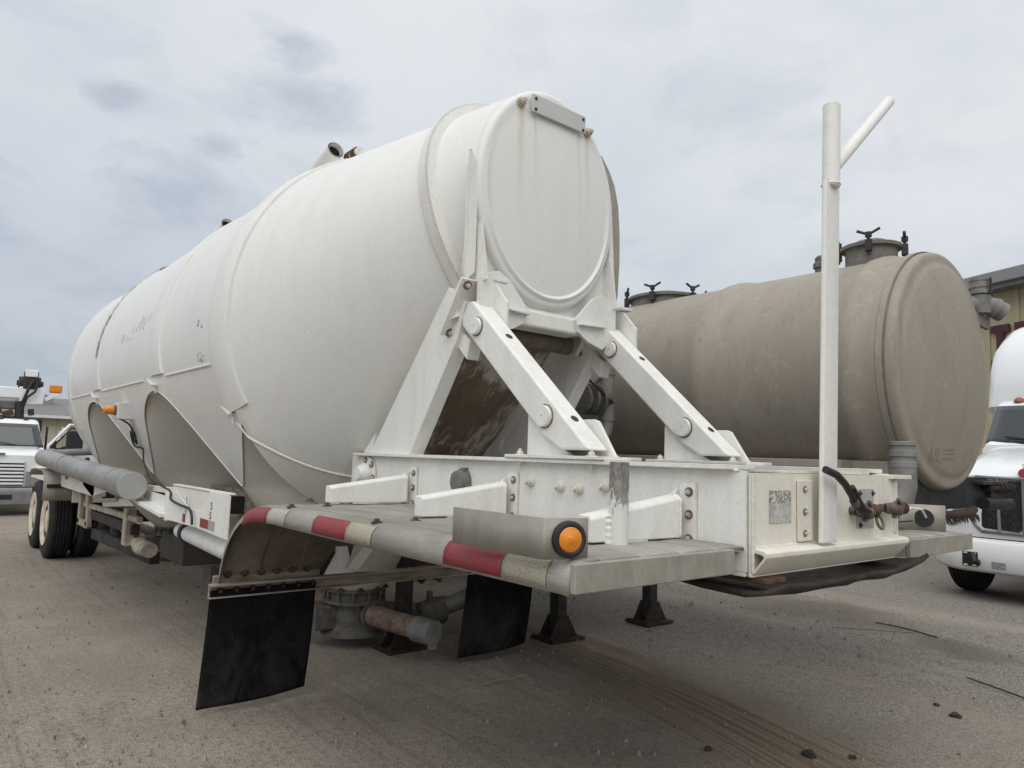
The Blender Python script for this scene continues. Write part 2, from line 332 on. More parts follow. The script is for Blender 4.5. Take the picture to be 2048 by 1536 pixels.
def ground_mat():
    t = NT('gravel_dirt')
    z = t.xyz()
    stones = t.voro(85); scol = t.voro(85, out='Color'); stones2 = t.voro(30); fine = t.noise(240, 3, 0.6)
    s1 = t.n.new('ShaderNodeSeparateColor'); t.l.new(scol, s1.inputs[0])
    gravel = t.mix(s1.outputs[0], (0.245, 0.222, 0.196), (0.430, 0.395, 0.350))
    gravel = t.mix(t.ramp(s1.outputs[1], [(0.88, 0.0), (0.93, 1.0)]), gravel, (0.46, 0.44, 0.40))
    gravel = t.mix(t.ramp(stones, [(0.35, 0.0), (0.62, 0.7)]), gravel, (0.095, 0.083, 0.072))
    big = t.noise(0.33, 6, 0.6, t.map(loc=(2, 5, 0))); mid = t.noise(1.3, 6, 0.62)
    dirt = t.mix(t.ramp(mid, [(0.34, 0.0), (0.68, 1.0)]), (0.285, 0.247, 0.205), (0.405, 0.358, 0.303))
    dirt = t.mix(t.ramp(fine, [(0.4, 0.0), (0.75, 0.5)]), dirt, (0.165, 0.136, 0.108))
    # driven tracks: drawn-out striations along the lane beside and under the trailer
    tr = t.noise(1.0, 7, 0.68, t.map((16, 0.42, 1), rot=(0, 0, 0.22)), 0.12)
    trm = t.noise(1.0, 3, 0.5, t.map((0.75, 0.10, 1), rot=(0, 0, 0.30), loc=(0.7, 0, 0)))
    dirt = t.mix(t.math('MULTIPLY', t.ramp(tr, [(0.48, 0.0), (0.64, 1.0)]), t.ramp(t.noise(0.5, 3, 0.5, t.map((1.2, 0.25, 1), loc=(4, 2, 0))), [(0.42, 0.05), (0.60, 0.7)])), dirt, (0.165, 0.122, 0.088))
    xm = t.ramp(t.math('ADD', t.math('MULTIPLY', z[0], 0.1), t.math('MULTIPLY', t.math('SUBTRACT', trm, 0.5), 0.9)), [(0.40, 1.0), (0.60, 0.0)])
    dm = t.math('MAXIMUM', t.math('MULTIPLY', xm, t.ramp(big, [(0.30, 0.45), (0.58, 1.0)])), t.ramp(trm, [(0.56, 0.0), (0.66, 0.9)]))
    c = t.mix(dm, gravel, dirt)
    red = t.ramp(t.noise(0.8, 5, 0.6, t.map((1.2, 0.35, 1), loc=(9, 1, 0))), [(0.55, 0.0), (0.70, 0.25)])
    sp = t.noise(26, 5, 0.72); sp2 = t.noise(70, 4, 0.7)
    c = t.mix(t.ramp(sp, [(0.50, 0.0), (0.66, 0.55)]), c, (0.110, 0.090, 0.072))
    st2 = t.n.new('ShaderNodeSeparateColor'); t.l.new(t.voro(46, out='Color'), st2.inputs[0])
    c = t.mix(t.math('MULTIPLY', t.ramp(st2.outputs[0], [(0.62, 0.0), (0.66, 1.0)]), t.ramp(t.voro(46), [(0.25, 0.6), (0.45, 0.0)])), c, t.mix(st2.outputs[1], (0.10, 0.088, 0.075), (0.47, 0.44, 0.40)))
    c = t.mix(t.ramp(sp2, [(0.56, 0.0), (0.70, 0.6)]), c, (0.44, 0.41, 0.365))
    c = t.mix(t.ramp(sp2, [(0.30, 0.6), (0.42, 0.0)]), c, (0.085, 0.070, 0.056))
    c = t.mix(t.math('MULTIPLY', red, dm), c, (0.280, 0.205, 0.148))
    # brown dirt dragged into a curving wheel track across the foreground
    cx = t.math('ADD', 4.55, t.math('MULTIPLY', t.math('POWER', t.math('SUBTRACT', z[1], 6.0), 2.0), -0.045))
    dd = t.math('ABSOLUTE', t.math('SUBTRACT', z[0], cx))
    trk = t.math('MULTIPLY', t.ramp(t.math('ADD', dd, t.math('MULTIPLY', t.math('SUBTRACT', mid, 0.5), 0.9)), [(0.22, 1.0), (0.62, 0.0)]), 0.85)
    off = t.n.new('ShaderNodeCombineXYZ'); t.l.new(t.math('MULTIPLY', t.math('SUBTRACT', z[0], cx), 26.0), off.inputs[0]); t.l.new(t.math('MULTIPLY', z[1], 0.55), off.inputs[1])
    lines = t.noise(1.0, 6, 0.7, off.outputs[0], 0.3)
    tcol = t.mix(t.ramp(lines, [(0.40, 0.0), (0.58, 1.0)]), (0.175, 0.128, 0.092), (0.340, 0.270, 0.200))
    c = t.mix(trk, c, tcol)
    # damp stain patches
    def stain(x, y, rx, ry, rot):
        v = t.map((1/rx, 1/ry, 0), rot=(0, 0, 0))
        m = t.n.new('ShaderNodeVectorMath'); m.operation = 'DISTANCE'; t.l.new(v, m.inputs[0]); m.inputs[1].default_value = (x/rx, y/ry, 0)
        return t.ramp(t.math('ADD', m.outputs['Value'], t.math('MULTIPLY', t.math('SUBTRACT', mid, 0.5), 1.6)), [(0.45, 0.55), (1.0, 0.0)])
    c = t.mix(stain(8.1, 4.3, 0.8, 1.1, 0), c, (0.115, 0.094, 0.070))
    c = t.mix(stain(7.6, 2.7, 0.45, 0.6, 0), c, (0.115, 0.094, 0.070))
    c = t.mix(t.math('MULTIPLY', t.ramp(t.noise(0.12, 4, 0.5), [(0.4, 0.0), (0.7, 1.0)]), 0.25), c, (0.20, 0.17, 0.135))
    t.set(color=c, rough=0.95, spec=0.15)
    t.bump(t.ramp(stones, [(0.0, 1.0), (0.7, 0.0)]), 0.55, 0.012); t.bump(mid, 0.4, 0.04); t.bump(sp, 0.5, 0.012); t.bump(sp2, 0.4, 0.006); t.bump(tr, 0.35, 0.012); t.bump(lines, 0.25, 0.02); t.bump(fine, 0.2, 0.004)
ground_mat()

def sealant_mat():
    t = NT('torn_label'); n = t.noise(85, 6, 0.75)
    t.set(color=t.mix(t.ramp(n, [(0.46, 0.0), (0.52, 1.0)]), (0.66, 0.64, 0.58), (0.20, 0.19, 0.17)), rough=0.8)
    t = NT('peeling_sealant'); n = t.noise(16, 7, 0.75)
    t.set(color=t.mix(t.ramp(n, [(0.45, 0.0), (0.52, 1.0)]), (0.64, 0.63, 0.60), (0.24, 0.21, 0.16)), rough=0.8); t.bump(n, 0.3, 0.01)
sealant_mat()

# ------------------------------------------------------------------ mesh helpers
def basis(d):
    d = V(d).normalized(); a = V((0, 0, 1)) if abs(d.z) < 0.9 else V((0, 1, 0))
    x = a.cross(d).normalized(); return x, d.cross(x), d
class MB:
    def __init__(s): s.v = []; s.f = []
    def add(s, vs, fs):
        o = len(s.v); s.v += [tuple(p) for p in vs]; s.f += [tuple(i+o for i in f) for f in fs]; return s
    def hexa(s, p): return s.add(p, [(0, 3, 2, 1), (4, 5, 6, 7), (0, 1, 5, 4), (1, 2, 6, 5), (2, 3, 7, 6), (3, 0, 4, 7)])
    def box(s, c, d, R=None):
        c = V(c); h = V(d)/2
        p = [V((x*h.x, y*h.y, z*h.z)) for z in (-1, 1) for x, y in ((-1, -1), (1, -1), (1, 1), (-1, 1))]
        return s.hexa([c + (R @ q if R else q) for q in p])
    def b2(s, a, b):   # box from min corner to max corner
        return s.box([(i+j)/2 for i, j in zip(a, b)], [abs(j-i) for i, j in zip(a, b)])
    def beam(s, p0, p1, w_, h, side=(1, 0, 0)):
        p0, p1 = V(p0), V(p1); d = (p1-p0).normalized(); x = V(side); x = (x - d*x.dot(d)).normalized(); y = d.cross(x)
        q = []
        for p in (p0, p1): q += [p+x*a*w_/2+y*b*h/2 for a, b in ((-1, -1), (1, -1), (1, 1), (-1, 1))]
        return s.hexa(q)
    def prism(s, poly, vec):
        vec = V(vec); n = len(poly); a = [V(p) for p in poly]; b = [p+vec for p in a]
        return s.add(a+b, [tuple(range(n))[::-1], tuple(range(n, 2*n))] + [(i, (i+1) % n, n+(i+1) % n, n+i) for i in range(n)])
    def tube(s, pts, r, n=12, caps=True):
        pts = [V(p) for p in pts]; m = len(pts); vs = []
        rs = r if isinstance(r, (list, tuple)) else [r]*m
        px_ = None
        for i, p in enumerate(pts):
            d = (pts[min(i+1, m-1)] - pts[max(i-1, 0)]).normalized()
            if px_ is None: x, y, _ = basis(d)
            else:
                x = (px_ - d*px_.dot(d)).normalized(); y = d.cross(x)
            px_ = x
            vs += [p + (x*cos(2*pi*k/n) + y*sin(2*pi*k/n))*rs[i] for k in range(n)]
        fs = [(i*n+k, i*n+(k+1) % n, (i+1)*n+(k+1) % n, (i+1)*n+k) for i in range(m-1) for k in range(n)]
        if caps: fs += [tuple(range(n))[::-1], tuple(range((m-1)*n, m*n))]
        return s.add(vs, fs)
    def cyl(s, p0, p1, r0, r1=None, n=20): return s.tube([p0, p1], [r0, r0 if r1 is None else r1], n)
    def lathe(s, prof, o, ax, n=32, sx=1.0):
        x, y, d = basis(ax); o = V(o); vs = []
        for r, t in prof: vs += [o + d*t + (x*cos(2*pi*k/n)*sx + y*sin(2*pi*k/n))*r for k in range(n)]
        m = len(prof)
        fs = [(i*n+k, i*n+(k+1) % n, (i+1)*n+(k+1) % n, (i+1)*n+k) for i in range(m-1) for k in range(n)]
        if prof[0][0] > 1e-6: fs.append(tuple(range(n))[::-1])
        if prof[-1][0] > 1e-6: fs.append(tuple(range((m-1)*n, m*n)))
        return s.add(vs, fs)
    def ring(s, prof, o, ax, n=32):     # closed profile (open in the middle)
        x, y, d = basis(ax); o = V(o); vs = []; m = len(prof)
        for r, t in prof: vs += [o + d*t + (x*cos(2*pi*k/n) + y*sin(2*pi*k/n))*r for k in range(n)]
        return s.add(vs, [(i*n+k, i*n+(k+1) % n, ((i+1) % m)*n+(k+1) % n, ((i+1) % m)*n+k) for i in range(m) for k in range(n)])
    def grid(s, rows, closed=False):
        n = len(rows[0]); m = len(rows); vs = [p for r in rows for p in r]
        return s.add(vs, [(i*n+k, i*n+(k+1) % n, (i+1)*n+(k+1) % n, (i+1)*n+k) for i in range(m-1) for k in range(n if closed else n-1)])
    def build(s, name, mat, parent=None, smooth=None, bevel=0.0, kind=None, solid=0.0, local=False, seg=2):
        me = bpy.data.meshes.new(name)
        off = V((0, 0, 0))
        if parent is not None and not local: off = wloc(parent)
        me.from_pydata([tuple(V(p)-off) for p in s.v], [], s.f)
        bm = bmesh.new(); bm.from_mesh(me)
        bmesh.ops.remove_doubles(bm, verts=bm.verts, dist=1e-5)
        bmesh.ops.recalc_face_normals(bm, faces=bm.faces)
        ang = rad(smooth) if smooth else None
        for f in bm.faces: f.smooth = bool(smooth or bevel)
        if ang:
            for e in bm.edges:
                if len(e.link_faces) == 2 and e.calc_face_angle(0) > ang: e.smooth = False
        bm.to_mesh(me); bm.free()
        me.materials.append(MATS[mat])
        o = bpy.data.objects.new(name, me); COL.objects.link(o)
        if parent is not None: o.parent = parent
        if solid:
            md = o.modifiers.new('solid', 'SOLIDIFY'); md.thickness = solid; md.offset = 0
        if bevel:
            md = o.modifiers.new('bevel', 'BEVEL'); md.width = bevel; md.segments = seg; md.limit_method = 'ANGLE'; md.angle_limit = rad(35); md.harden_normals = True
        if kind: o['kind'] = kind
        return o
def wloc(o):
    l = V((0, 0, 0))
    while o is not None: l = l + o.location; o = o.parent
    return l
def thing(name, label, cat, loc, rz=0.0, group=None):
    o = bpy.data.objects.new(name, None); COL.objects.link(o); o.empty_display_size = 0.2
    o.location = loc; o.rotation_euler = (0, 0, rz); o['label'] = label; o['category'] = cat
    if group: o['group'] = group
    return o
def tag(o, label, cat, group=None):
    o['label'] = label; o['category'] = cat
    if group: o['group'] = group
    return o
BOLT = {}
def bolt(parent, p, ax, r=0.016, mat='rusty_white', name='bolt', stud=True):
    key = (round(r, 4), mat, stud)
    if key not in BOLT:
        m = MB(); m.lathe([(0, -0.003), (r*1.75, -0.003), (r*1.75, 0.004), (r*1.1, 0.005)], (0, 0, 0), (0, 0, 1), 14); nw = len(m.f)
        m.lathe([(r, 0.003), (r, r*1.0), (r*0.85, r*1.2), (0, r*1.2)], (0, 0, 0), (0, 0, 1), 6)
        if stud: m.lathe([(r*0.55, r), (r*0.55, r*1.9), (0, r*1.95)], (0, 0, 0), (0, 0, 1), 10)
        o = m.build(name, mat, None, smooth=35)
        if mat == 'rusty_white':
            o.data.materials.append(MATS['rusty_bolt'])
            for pg in o.data.polygons:
                if max(o.data.vertices[v].co.z for v in pg.vertices) < 0.0055: pg.material_index = 1
        BOLT[key] = o.data; bpy.data.objects.remove(o)
    o = bpy.data.objects.new(name, BOLT[key]); COL.objects.link(o); o.parent = parent
    q = V(ax).to_track_quat('Z', 'Y')
    o.rotation_euler = q.to_euler(); o.location = V(p) - wloc(parent); return o
def arc(c, r, a0, a1, n, u, v):
    c, u, v = V(c), V(u), V(v)
    return [c + (u*cos(a0+(a1-a0)*i/n) + v*sin(a0+(a1-a0)*i/n))*r for i in range(n+1)]

# ================================================================== GROUND
def ground():
    m = MB(); S = 600
    xs = [-S, -60, -20] + [-8+0.5*i for i in range(53)] + [30, 60, S]
    ys = [-S, -40, -10] + [-4+0.5*i for i in range(69)] + [40, 70, S]
    rows = []
    for y in ys:
        r = []
        for x in xs:
            h = 0.0
            if -8 < x < 18 and -4 < y < 30:
                h = 0.018*noise.noise(V((x*0.45, y*0.45, 0.3))) + 0.010*noise.noise(V((x*1.3, y*0.9, 2.0)))
            r.append((x, y, h-0.012))
        rows.append(r)
    m.grid(rows); g = m.build('ground', 'gravel_dirt', None, smooth=60); g['kind'] = 'structure'; return g
ground()

def pebbles():
    m = MB(); rnd = random.Random(3)
    def stone(x, y, r):
        n = 6; vs = []; rz = rnd.random()*6; e = 0.6+0.5*rnd.random(); hh = r*(0.5+0.5*rnd.random())
        for k in range(n):
            a = rz+2*pi*k/n; q = r*(0.75+0.5*rnd.random()); vs.append((x+cos(a)*q, y+sin(a)*q*e, -0.012))
        for k in range(n):
            a = rz+2*pi*k/n+0.3; q = r*(0.45+0.3*rnd.random()); vs.append((x+cos(a)*q, y+sin(a)*q*e, hh*(0.7+0.3*rnd.random())))
        vs.append((x, y, hh*1.05))
        m.add(vs, [(k, (k+1) % n, n+(k+1) % n, n+k) for k in range(n)] + [(n+k, n+(k+1) % n, 2*n) for k in range(n)])
    for i in range(5500):
        d = 1.6+11*rnd.random()**1.3; a = rad(2+80*rnd.random()); x, y = d*sin(a), d*cos(a)
        dens = noise.noise(V((x*0.7, y*0.7, 5)))*0.5+0.5
        if rnd.random() > dens*1.3: continue
        stone(x, y, 0.003+0.014*rnd.random()**4)
    o = m.build('pebbles', 'pebble', None, smooth=50); o['kind'] = 'stuff'
pebbles()

# ================================================================== WHITE BULK TRAILER
X0 = 3.05
T = thing('tanker_trailer', 'long white dry bulk tanker trailer with three hoppers parked nose towards the camera', 'trailer', (X0, 8.0, 0))
YH, Y1, Y2, Y3, YE, YR = 3.43, 5.15, 6.85, 9.5, 11.35, 13.3
R1 = 1.468; ZTOP = 3.994
def lerp(a, b, t): return a+(b-a)*t
def abz(Y):
    if Y < Y1:
        t = max(0, (Y-YH)/(Y1-YH)); a, b, zt = lerp(0.59, R1, t), lerp(0.72, R1, t), lerp(3.975, ZTOP, t)
    elif Y <= YE: a = b = R1; zt = ZTOP
    else:
        t = (Y-YE)/(YR-YE); a, b, zt = lerp(R1, 0.60, t), lerp(R1, 0.72, t), lerp(ZTOP, 3.95, t)
    return a, b, zt-b
ST = sin(rad(28)); CT = cos(rad(28)); TAN = ST/CT
def hw(Y, z):
    a, b, zc = abz(Y); q = (z-zc)/b
    if abs(q) > 1 and not (q < 0 and Y1 <= Y <= YE): return 0.0
    c = a*sqrt(max(0, 1-q*q)) if abs(q) <= 1 else 0.0
    if Y1 <= Y <= YE and q < -ST: c = a*CT - TAN*((zc-ST*b)-z)
    return max(c, 0.0)
HOP = [(5.75, Y1, Y2), (8.43, Y2, Y3), (11.30, Y3, 11.75)]     # outlet, front ring, rear ring
Z0, RO, ZTIP, KS = 0.465, 0.235, 1.31, 1.22
def crease(Y):                       # lower edge of the barrel side sheets: tongues between round-topped arches
    zz = 2.6
    for ym, ya, yb in HOP: zz = min(zz, ZTIP-0.02+sqrt(((Y-ym)/KS)**2+0.0004) if ya-0.6 < Y < yb+0.6 else 9)
    k = 0.34; top = 2.10; h = max(0.0, k-abs(zz-top))/k      # rounded arch tops
    zz = min(zz, top)-h*h*k*0.25
    return zz
def zs_col(Y, zb, n):
    a, b, zc = abz(Y); zt = zc+b
    th1 = math.asin(max(-1, min(1, (zb-zc)/b))) if zb > zc-b else -pi/2
    return [zc+b*sin(pi/2+(th1-pi/2)*i/n) for i in range(n+1)]
def barrel():
    m = MB(); Ys = [YH+0.04*i for i in range(int((Y1-YH)/0.04)+1)]
    Ys = [y for y in Ys if y < Y1-0.01]+[Y1]
    rows = []
    for Y in Ys:
        a, b, zc = abz(Y); rows.append([(X0+a*cos(2*pi*k/144), Y, zc+b*sin(2*pi*k/144)) for k in range(144)])
    m.grid(rows, closed=True)
    Ys2 = sorted(set([Y1+0.001, Y2, Y3, YE] + [round(Y1+0.03*i, 3) for i in range(1, int((YE-Y1)/0.03)+1)]))
    rows = []
    for Y in Ys2:
        zb = max(0.9, crease(Y)); col = zs_col(Y, zb, 60)
        left = [(X0-hw(Y, z), Y, z) for z in col]; left[0] = (X0, Y, ZTOP)
        rows.append([(2*X0-p[0], p[1], p[2]) for p in left[::-1]][:-1] + left)
    m.grid(rows)
    rows = []
    for i in range(21):
        Y = YE+(YR-YE)*i/20; a, b, zc = abz(Y); rows.append([(X0+a*cos(2*pi*k/96), Y, zc+b*sin(2*pi*k/96)) for k in range(96)])
    m.grid(rows, closed=True)
    a, b, zc = abz(YR)
    m.grid([[(X0+a*s_*cos(2*pi*k/96), YR+0.12*(1-s_*s_), zc+b*s_*sin(2*pi*k/96)) for k in range(96)] for s_ in (1, 0.8, 0.5, 0.2, 0.001)], closed=True)
    return m.build('tank_barrel', 'tank_paint', T, smooth=40)
BARREL = barrel()
def hopper(i):
    ym, ya, yb = HOP[i]; m = MB(); rows = []; n = 96
    zl = [Z0+(2.10-Z0)*k/60 for k in range(61)]
    sheet_y = max(Y1+0.01, min(YE-0.01, ym)); a_tip = hw(sheet_y, ZTIP)
    for z in zl:
        up = z > ZTIP
        A = hw(sheet_y, z)-0.005 if up else lerp(RO, a_tip-0.005, ((z-Z0)/(ZTIP-Z0))**0.86)
        e = lerp(1.0, 1.3, max(0, min(1, (z-0.62)/0.75)))
        row = []
        for k in range(n):
            ph = 2*pi*k/n; cx, cy = cos(ph), sin(ph); fwd = cy < 0
            ring_d = (ym-ya) if fwd else (yb-ym)
            fs = KS*(z-ZTIP) if up else 0.0
            fm = max(fs, min(RO+(0.80 if i else 0.74)*(z-Z0), ring_d)); fs = min(fs, ring_d)
            d = fs+(fm-fs)*abs(cy)**e
            if abs(cy) < 1e-6: d = 0.0
            row.append((X0+A*cx, ym+(-d if fwd else d), z))
        rows.append(row)
    m.grid(rows, closed=True)
    return m.build('hopper', 'beige_paint', T, smooth=40)
HOPS = [hopper(i) for i in range(3)]
for yr in (Y2, Y3):                  # saddle plate closing the top of each arch
    m = MB(); rows = []
    for k in range(41):
        Y = yr-0.45+0.90*k/40; z = crease(Y)-0.002; A = hw(Y, z)-0.004
        rows.append([(X0+A*q, Y, z+0.10*(1-q*q)) for q in [j_/12-1 for j_ in range(25)]])
    m.grid(rows); m.build('saddle_plate', 'beige_paint', T, smooth=60)
def mud_skin():      # mud spray on the raked belly under the front head
    m = MB(); rows = []
    for i in range(36):
        Y = YH+0.05+(Y1-YH-0.45)*i/35; a, b, zc = abz(Y); a += 0.004; b += 0.004; mw = lerp(34, 22, i/35)+2*noise.noise(V((i*0.25, 0, 4)))
        rows.append([(X0+a*cos(-pi/2+rad(mw)*(k/20-1)), Y, zc+b*sin(-pi/2+rad(mw)*(k/20-1))) for k in range(41)])
    m.grid(rows); m.build('mud_coating', 'mud_belly', T, smooth=60)
mud_skin()
def head():
    m = MB(); prof = [(1.0, 0.0), (0.995, -0.03), (0.975, -0.05), (0.945, -0.058), (0.925, -0.058), (0.912, -0.070), (0.895, -0.074), (0.878, -0.066), (0.868, -0.058), (0.82, -0.062), (0.6, -0.075), (0.3, -0.084), (0.001, -0.086)]
    a, b, zc = abz(YH); n = 128
    def yy(s_, y, an):
        if 0.87 < s_ < 0.92: return lerp(-0.058, y, max(0.0, min(1.0, 0.45-sin(an))))
        return y
    m.grid([[(X0+a*s_*cos(2*pi*k/n), YH+0.005+yy(s_, y, 2*pi*k/n), zc+b*s_*sin(2*pi*k/n)) for k in range(n)] for s_, y in prof], closed=True)
    return m.build('front_head', 'head_paint', T, smooth=50)
HEAD = head()
def band(Yc, wtop, wend, th_end, rise, name='stiffener_ring', mat='tank_paint'):
    m = MB(); rows = []; n = 120
    for k in range(n+1):
        th = rad(lerp(th_end, 180-th_end, k/n)); u = min(k, n-k)/n
        e = max(0, 1-u/0.10); hwid = lerp(wtop, wend, e*e)
        row = []
        for dy, r in ((-1, -0.002), (-0.97, rise*0.8), (-0.85, rise), (0, rise*1.25), (0.85, rise), (0.97, rise*0.8), (1, -0.002)):
            Y = Yc+dy*hwid; a, b, zc = abz(Y); row.append((X0-(a+r)*cos(th), Y, zc+(b+r)*sin(th)))
        rows.append(row)
    m.grid(rows); return m.build(name, mat, T, smooth=35)
band(5.20, 0.13, 0.15, -27, 0.022)
band(6.86, 0.15, 0.20, -12, 0.02)
band(9.50, 0.15, 0.20, -12, 0.02)
band(11.35, 0.10, 0.10, -30, 0.015)
for Yc, zt, xx in ((5.30, 1.88, 1.72), (7.0, 2.17, 1.60), (9.62, 2.17, 1.60)):   # tabs at the foot of the rings
    m = MB(); m.prism([(xx-0.022, Yc-0.10, zt-0.035), (xx-0.022, Yc+0.06, zt+0.025), (xx+0.05, Yc+0.06, zt+0.025), (xx+0.05, Yc-0.10, zt-0.035)], (0, 0.004, -0.012))
    m.tube([(xx+0.02, Yc-0.08, zt-0.04), (xx+0.03, Yc-0.07, zt-0.11)], 0.008, 8)
    m.build('ring_tab', 'white_paint', T, bevel=0.003)
for ya, yb in ((5.38, 6.58), (7.34, 9.28), (9.88, 11.24)):
    m = MB(); pts = [(X0-R1*cos(rad(-13))-0.004, lerp(ya, yb, i/30), 2.195) for i in range(31)]
    m.tube(pts, [0.009+0.0006*sin(i*5) for i in range(31)], 8); m.build('weld_strip', 'tank_paint', T, smooth=60)
# hopper seam lip
def lap_lip():       # lap seam of the lower cone sheet over the tapered front barrel
    sy = lambda u: lerp(5.24, 4.68, u**0.75)
    path = []
    for k in range(60):
        th = rad(lerp(-30, -89, k/59)); Y = sy(k/59); a, b, zc = abz(Y)
        path.append((X0-(a+0.006)*cos(th), Y, zc+(b+0.006)*sin(th)))
    m = MB(); m.tube(path, [0.009+0.0015*sin(k*3.1) for k in range(60)], 8); m.build('weld_seam', 'tank_paint', T, smooth=60)
    m = MB(); rows = []
    for k in range(121):
        u = abs(k/60-1); u = 1-u; th = rad(lerp(-27, -90, u)); sg = -1 if k <= 60 else 1; row = []
        for i in range(10):
            Y = lerp(min(sy(u), Y1-0.02), Y1-0.002, i/9); a, b, zc = abz(Y); row.append((X0+sg*(a+0.004)*cos(th), Y, zc+(b+0.004)*sin(th)))
        rows.append(row)
    m.grid(rows); m.build('cone_apron', 'beige_paint', T, smooth=60)
lap_lip()
def arch_edges():      # folded edge of each side sheet where the hopper begins
    pts = []; Y = Y1+0.10
    while Y < YE:
        zb = crease(Y); pts.append((X0-hw(Y, zb)-0.001, Y, zb)); Y += 0.025
    m = MB(); m.tube(pts, 0.0045, 6); m.build('sheet_edge', 'tank_paint', T, smooth=60)
arch_edges()
# horizontal collar on the hopper just above the side rail
# saddle flange round the front barrel, running into the legs
def saddle():
    for sgn in (-1, 1):
        m = MB(); rows = []
        def section(p, n, t):           # box section: n outward, t along Y
            return [V(p)-n*0.03-t*0.05, V(p)+n*0.044-t*0.045, V(p)+n*0.044-t*0.034, V(p)+n*0.050-t*0.034, V(p)+n*0.050+t*0.042, V(p)-n*0.03+t*0.045]
        for k in range(60):
            th = rad(lerp(92, -46, k/59)); s_ = sin(th)
            Y = 3.60+0.30*max(0, (s_+0.75)/1.75)**1.6; a, b, zc = abz(Y)
            n = V((-cos(th)/a, 0, sin(th)/b)).normalized(); n.x *= -sgn; p = (X0+sgn*a*cos(th), Y, zc+b*sin(th))
            rows.append(section(p, n, V((0, 1, -0.2))))
        end = V((X0+sgn*0.60, 3.54, 2.42)); p0 = V(rows[-1][0])
        n = V((sgn*0.92, 0, -0.38)); 
        for q in (0.5, 1.0):
            c = V((rows[57][0]+rows[57][5])/2); rows.append(section(c.lerp(end, q), n, V((0, 1, -0.1))))
        m.grid(rows, closed=True); m.build('saddle_flange', 'white_paint', T, smooth=40)
saddle()
def front_frame():
    # apron plate tangent to the head, running down to the tie bar
    m = MB()
    pl = [(-0.60, 3.30), (-0.60, 2.95), (-0.585, 2.66), (-0.30, 2.50), (0.30, 2.50), (0.585, 2.66), (0.60, 2.95), (0.60, 3.30)]
    m.prism([(X0+x, 3.425, z) for x, z in pl], (0, 0.02, 0)); m.build('front_apron', 'white_paint', T, bevel=0.003)
    m = MB(); m.b2((2.76, 3.36, 2.405), (3.34, 3.52, 2.515)); m.build('tie_bar', 'white_paint', T, bevel=0.02, seg=3)
    m = MB(); m.cyl((2.66, 3.60, 2.375), (3.44, 3.60, 2.375), 0.06, n=24); m.build('cross_pipe', 'fender_dust', T, smooth=40)
    for s_ in (-1, 1):
        x = X0+s_*0.60
        m = MB(); m.prism([(x-0.03, 3.40, 3.42), (x-0.045, 3.40, 3.15), (x-0.04, 3.40, 2.86), (x-0.055, 3.40, 2.68), (x-0.03, 3.40, 2.62), (x+0.03, 3.40, 2.68), (x+0.03, 3.40, 3.30)] if s_ < 0 else
                          [(x-0.005, 3.40, 3.30), (x+0.008, 3.40, 3.12), (x+0.03, 3.40, 2.86), (x+0.055, 3.40, 2.68), (x+0.03, 3.40, 2.62), (x-0.03, 3.40, 2.68), (x-0.03, 3.40, 3.30)], (0, 0.025, 0))
        m.build('head_gusset', 'white_paint', T, bevel=0.002)
        m = MB(); m.prism([(X0+s_*0.545, 3.37, 2.98), (X0+s_*0.545, 3.30, 2.62), (X0+s_*0.545, 3.43, 2.62), (X0+s_*0.545, 3.43, 2.98)], (s_*0.014, 0, 0)); m.build('gusset_web', 'white_paint', T, bevel=0.002)
        # mounting bracket between tie bar and brace plate
        gx = [(0.30, 2.515), (0.30, 2.45), (0.215, 2.415), (0.40, 2.36), (0.55, 2.30), (0.60, 2.64), (0.42, 2.70)]
        gx = [(0.20, 2.50), (0.225, 2.42), (0.31, 2.37), (0.45, 2.33), (0.58, 2.42), (0.58, 2.66), (0.44, 2.70), (0.36, 2.665)]
        m = MB(); m.prism([(X0+s_*a, 3.335, z) for a, z in gx], (0, 0.03, 0)); m.build('bracket_gusset', 'white_paint', T, bevel=0.004)
        m = MB(); m.prism([(X0+s_*0.22, 3.30, 2.475), (X0+s_*0.46, 3.30, 2.485), (X0+s_*0.46, 3.30, 2.472), (X0+s_*0.22, 3.30, 2.462)], (0, 0.034, 0)); m.build('bracket_rib', 'white_paint', T, bevel=0.003)
front_frame()
BR = [(2.445, 2.64, 0.0), (3.565, 2.62, 0.0)]
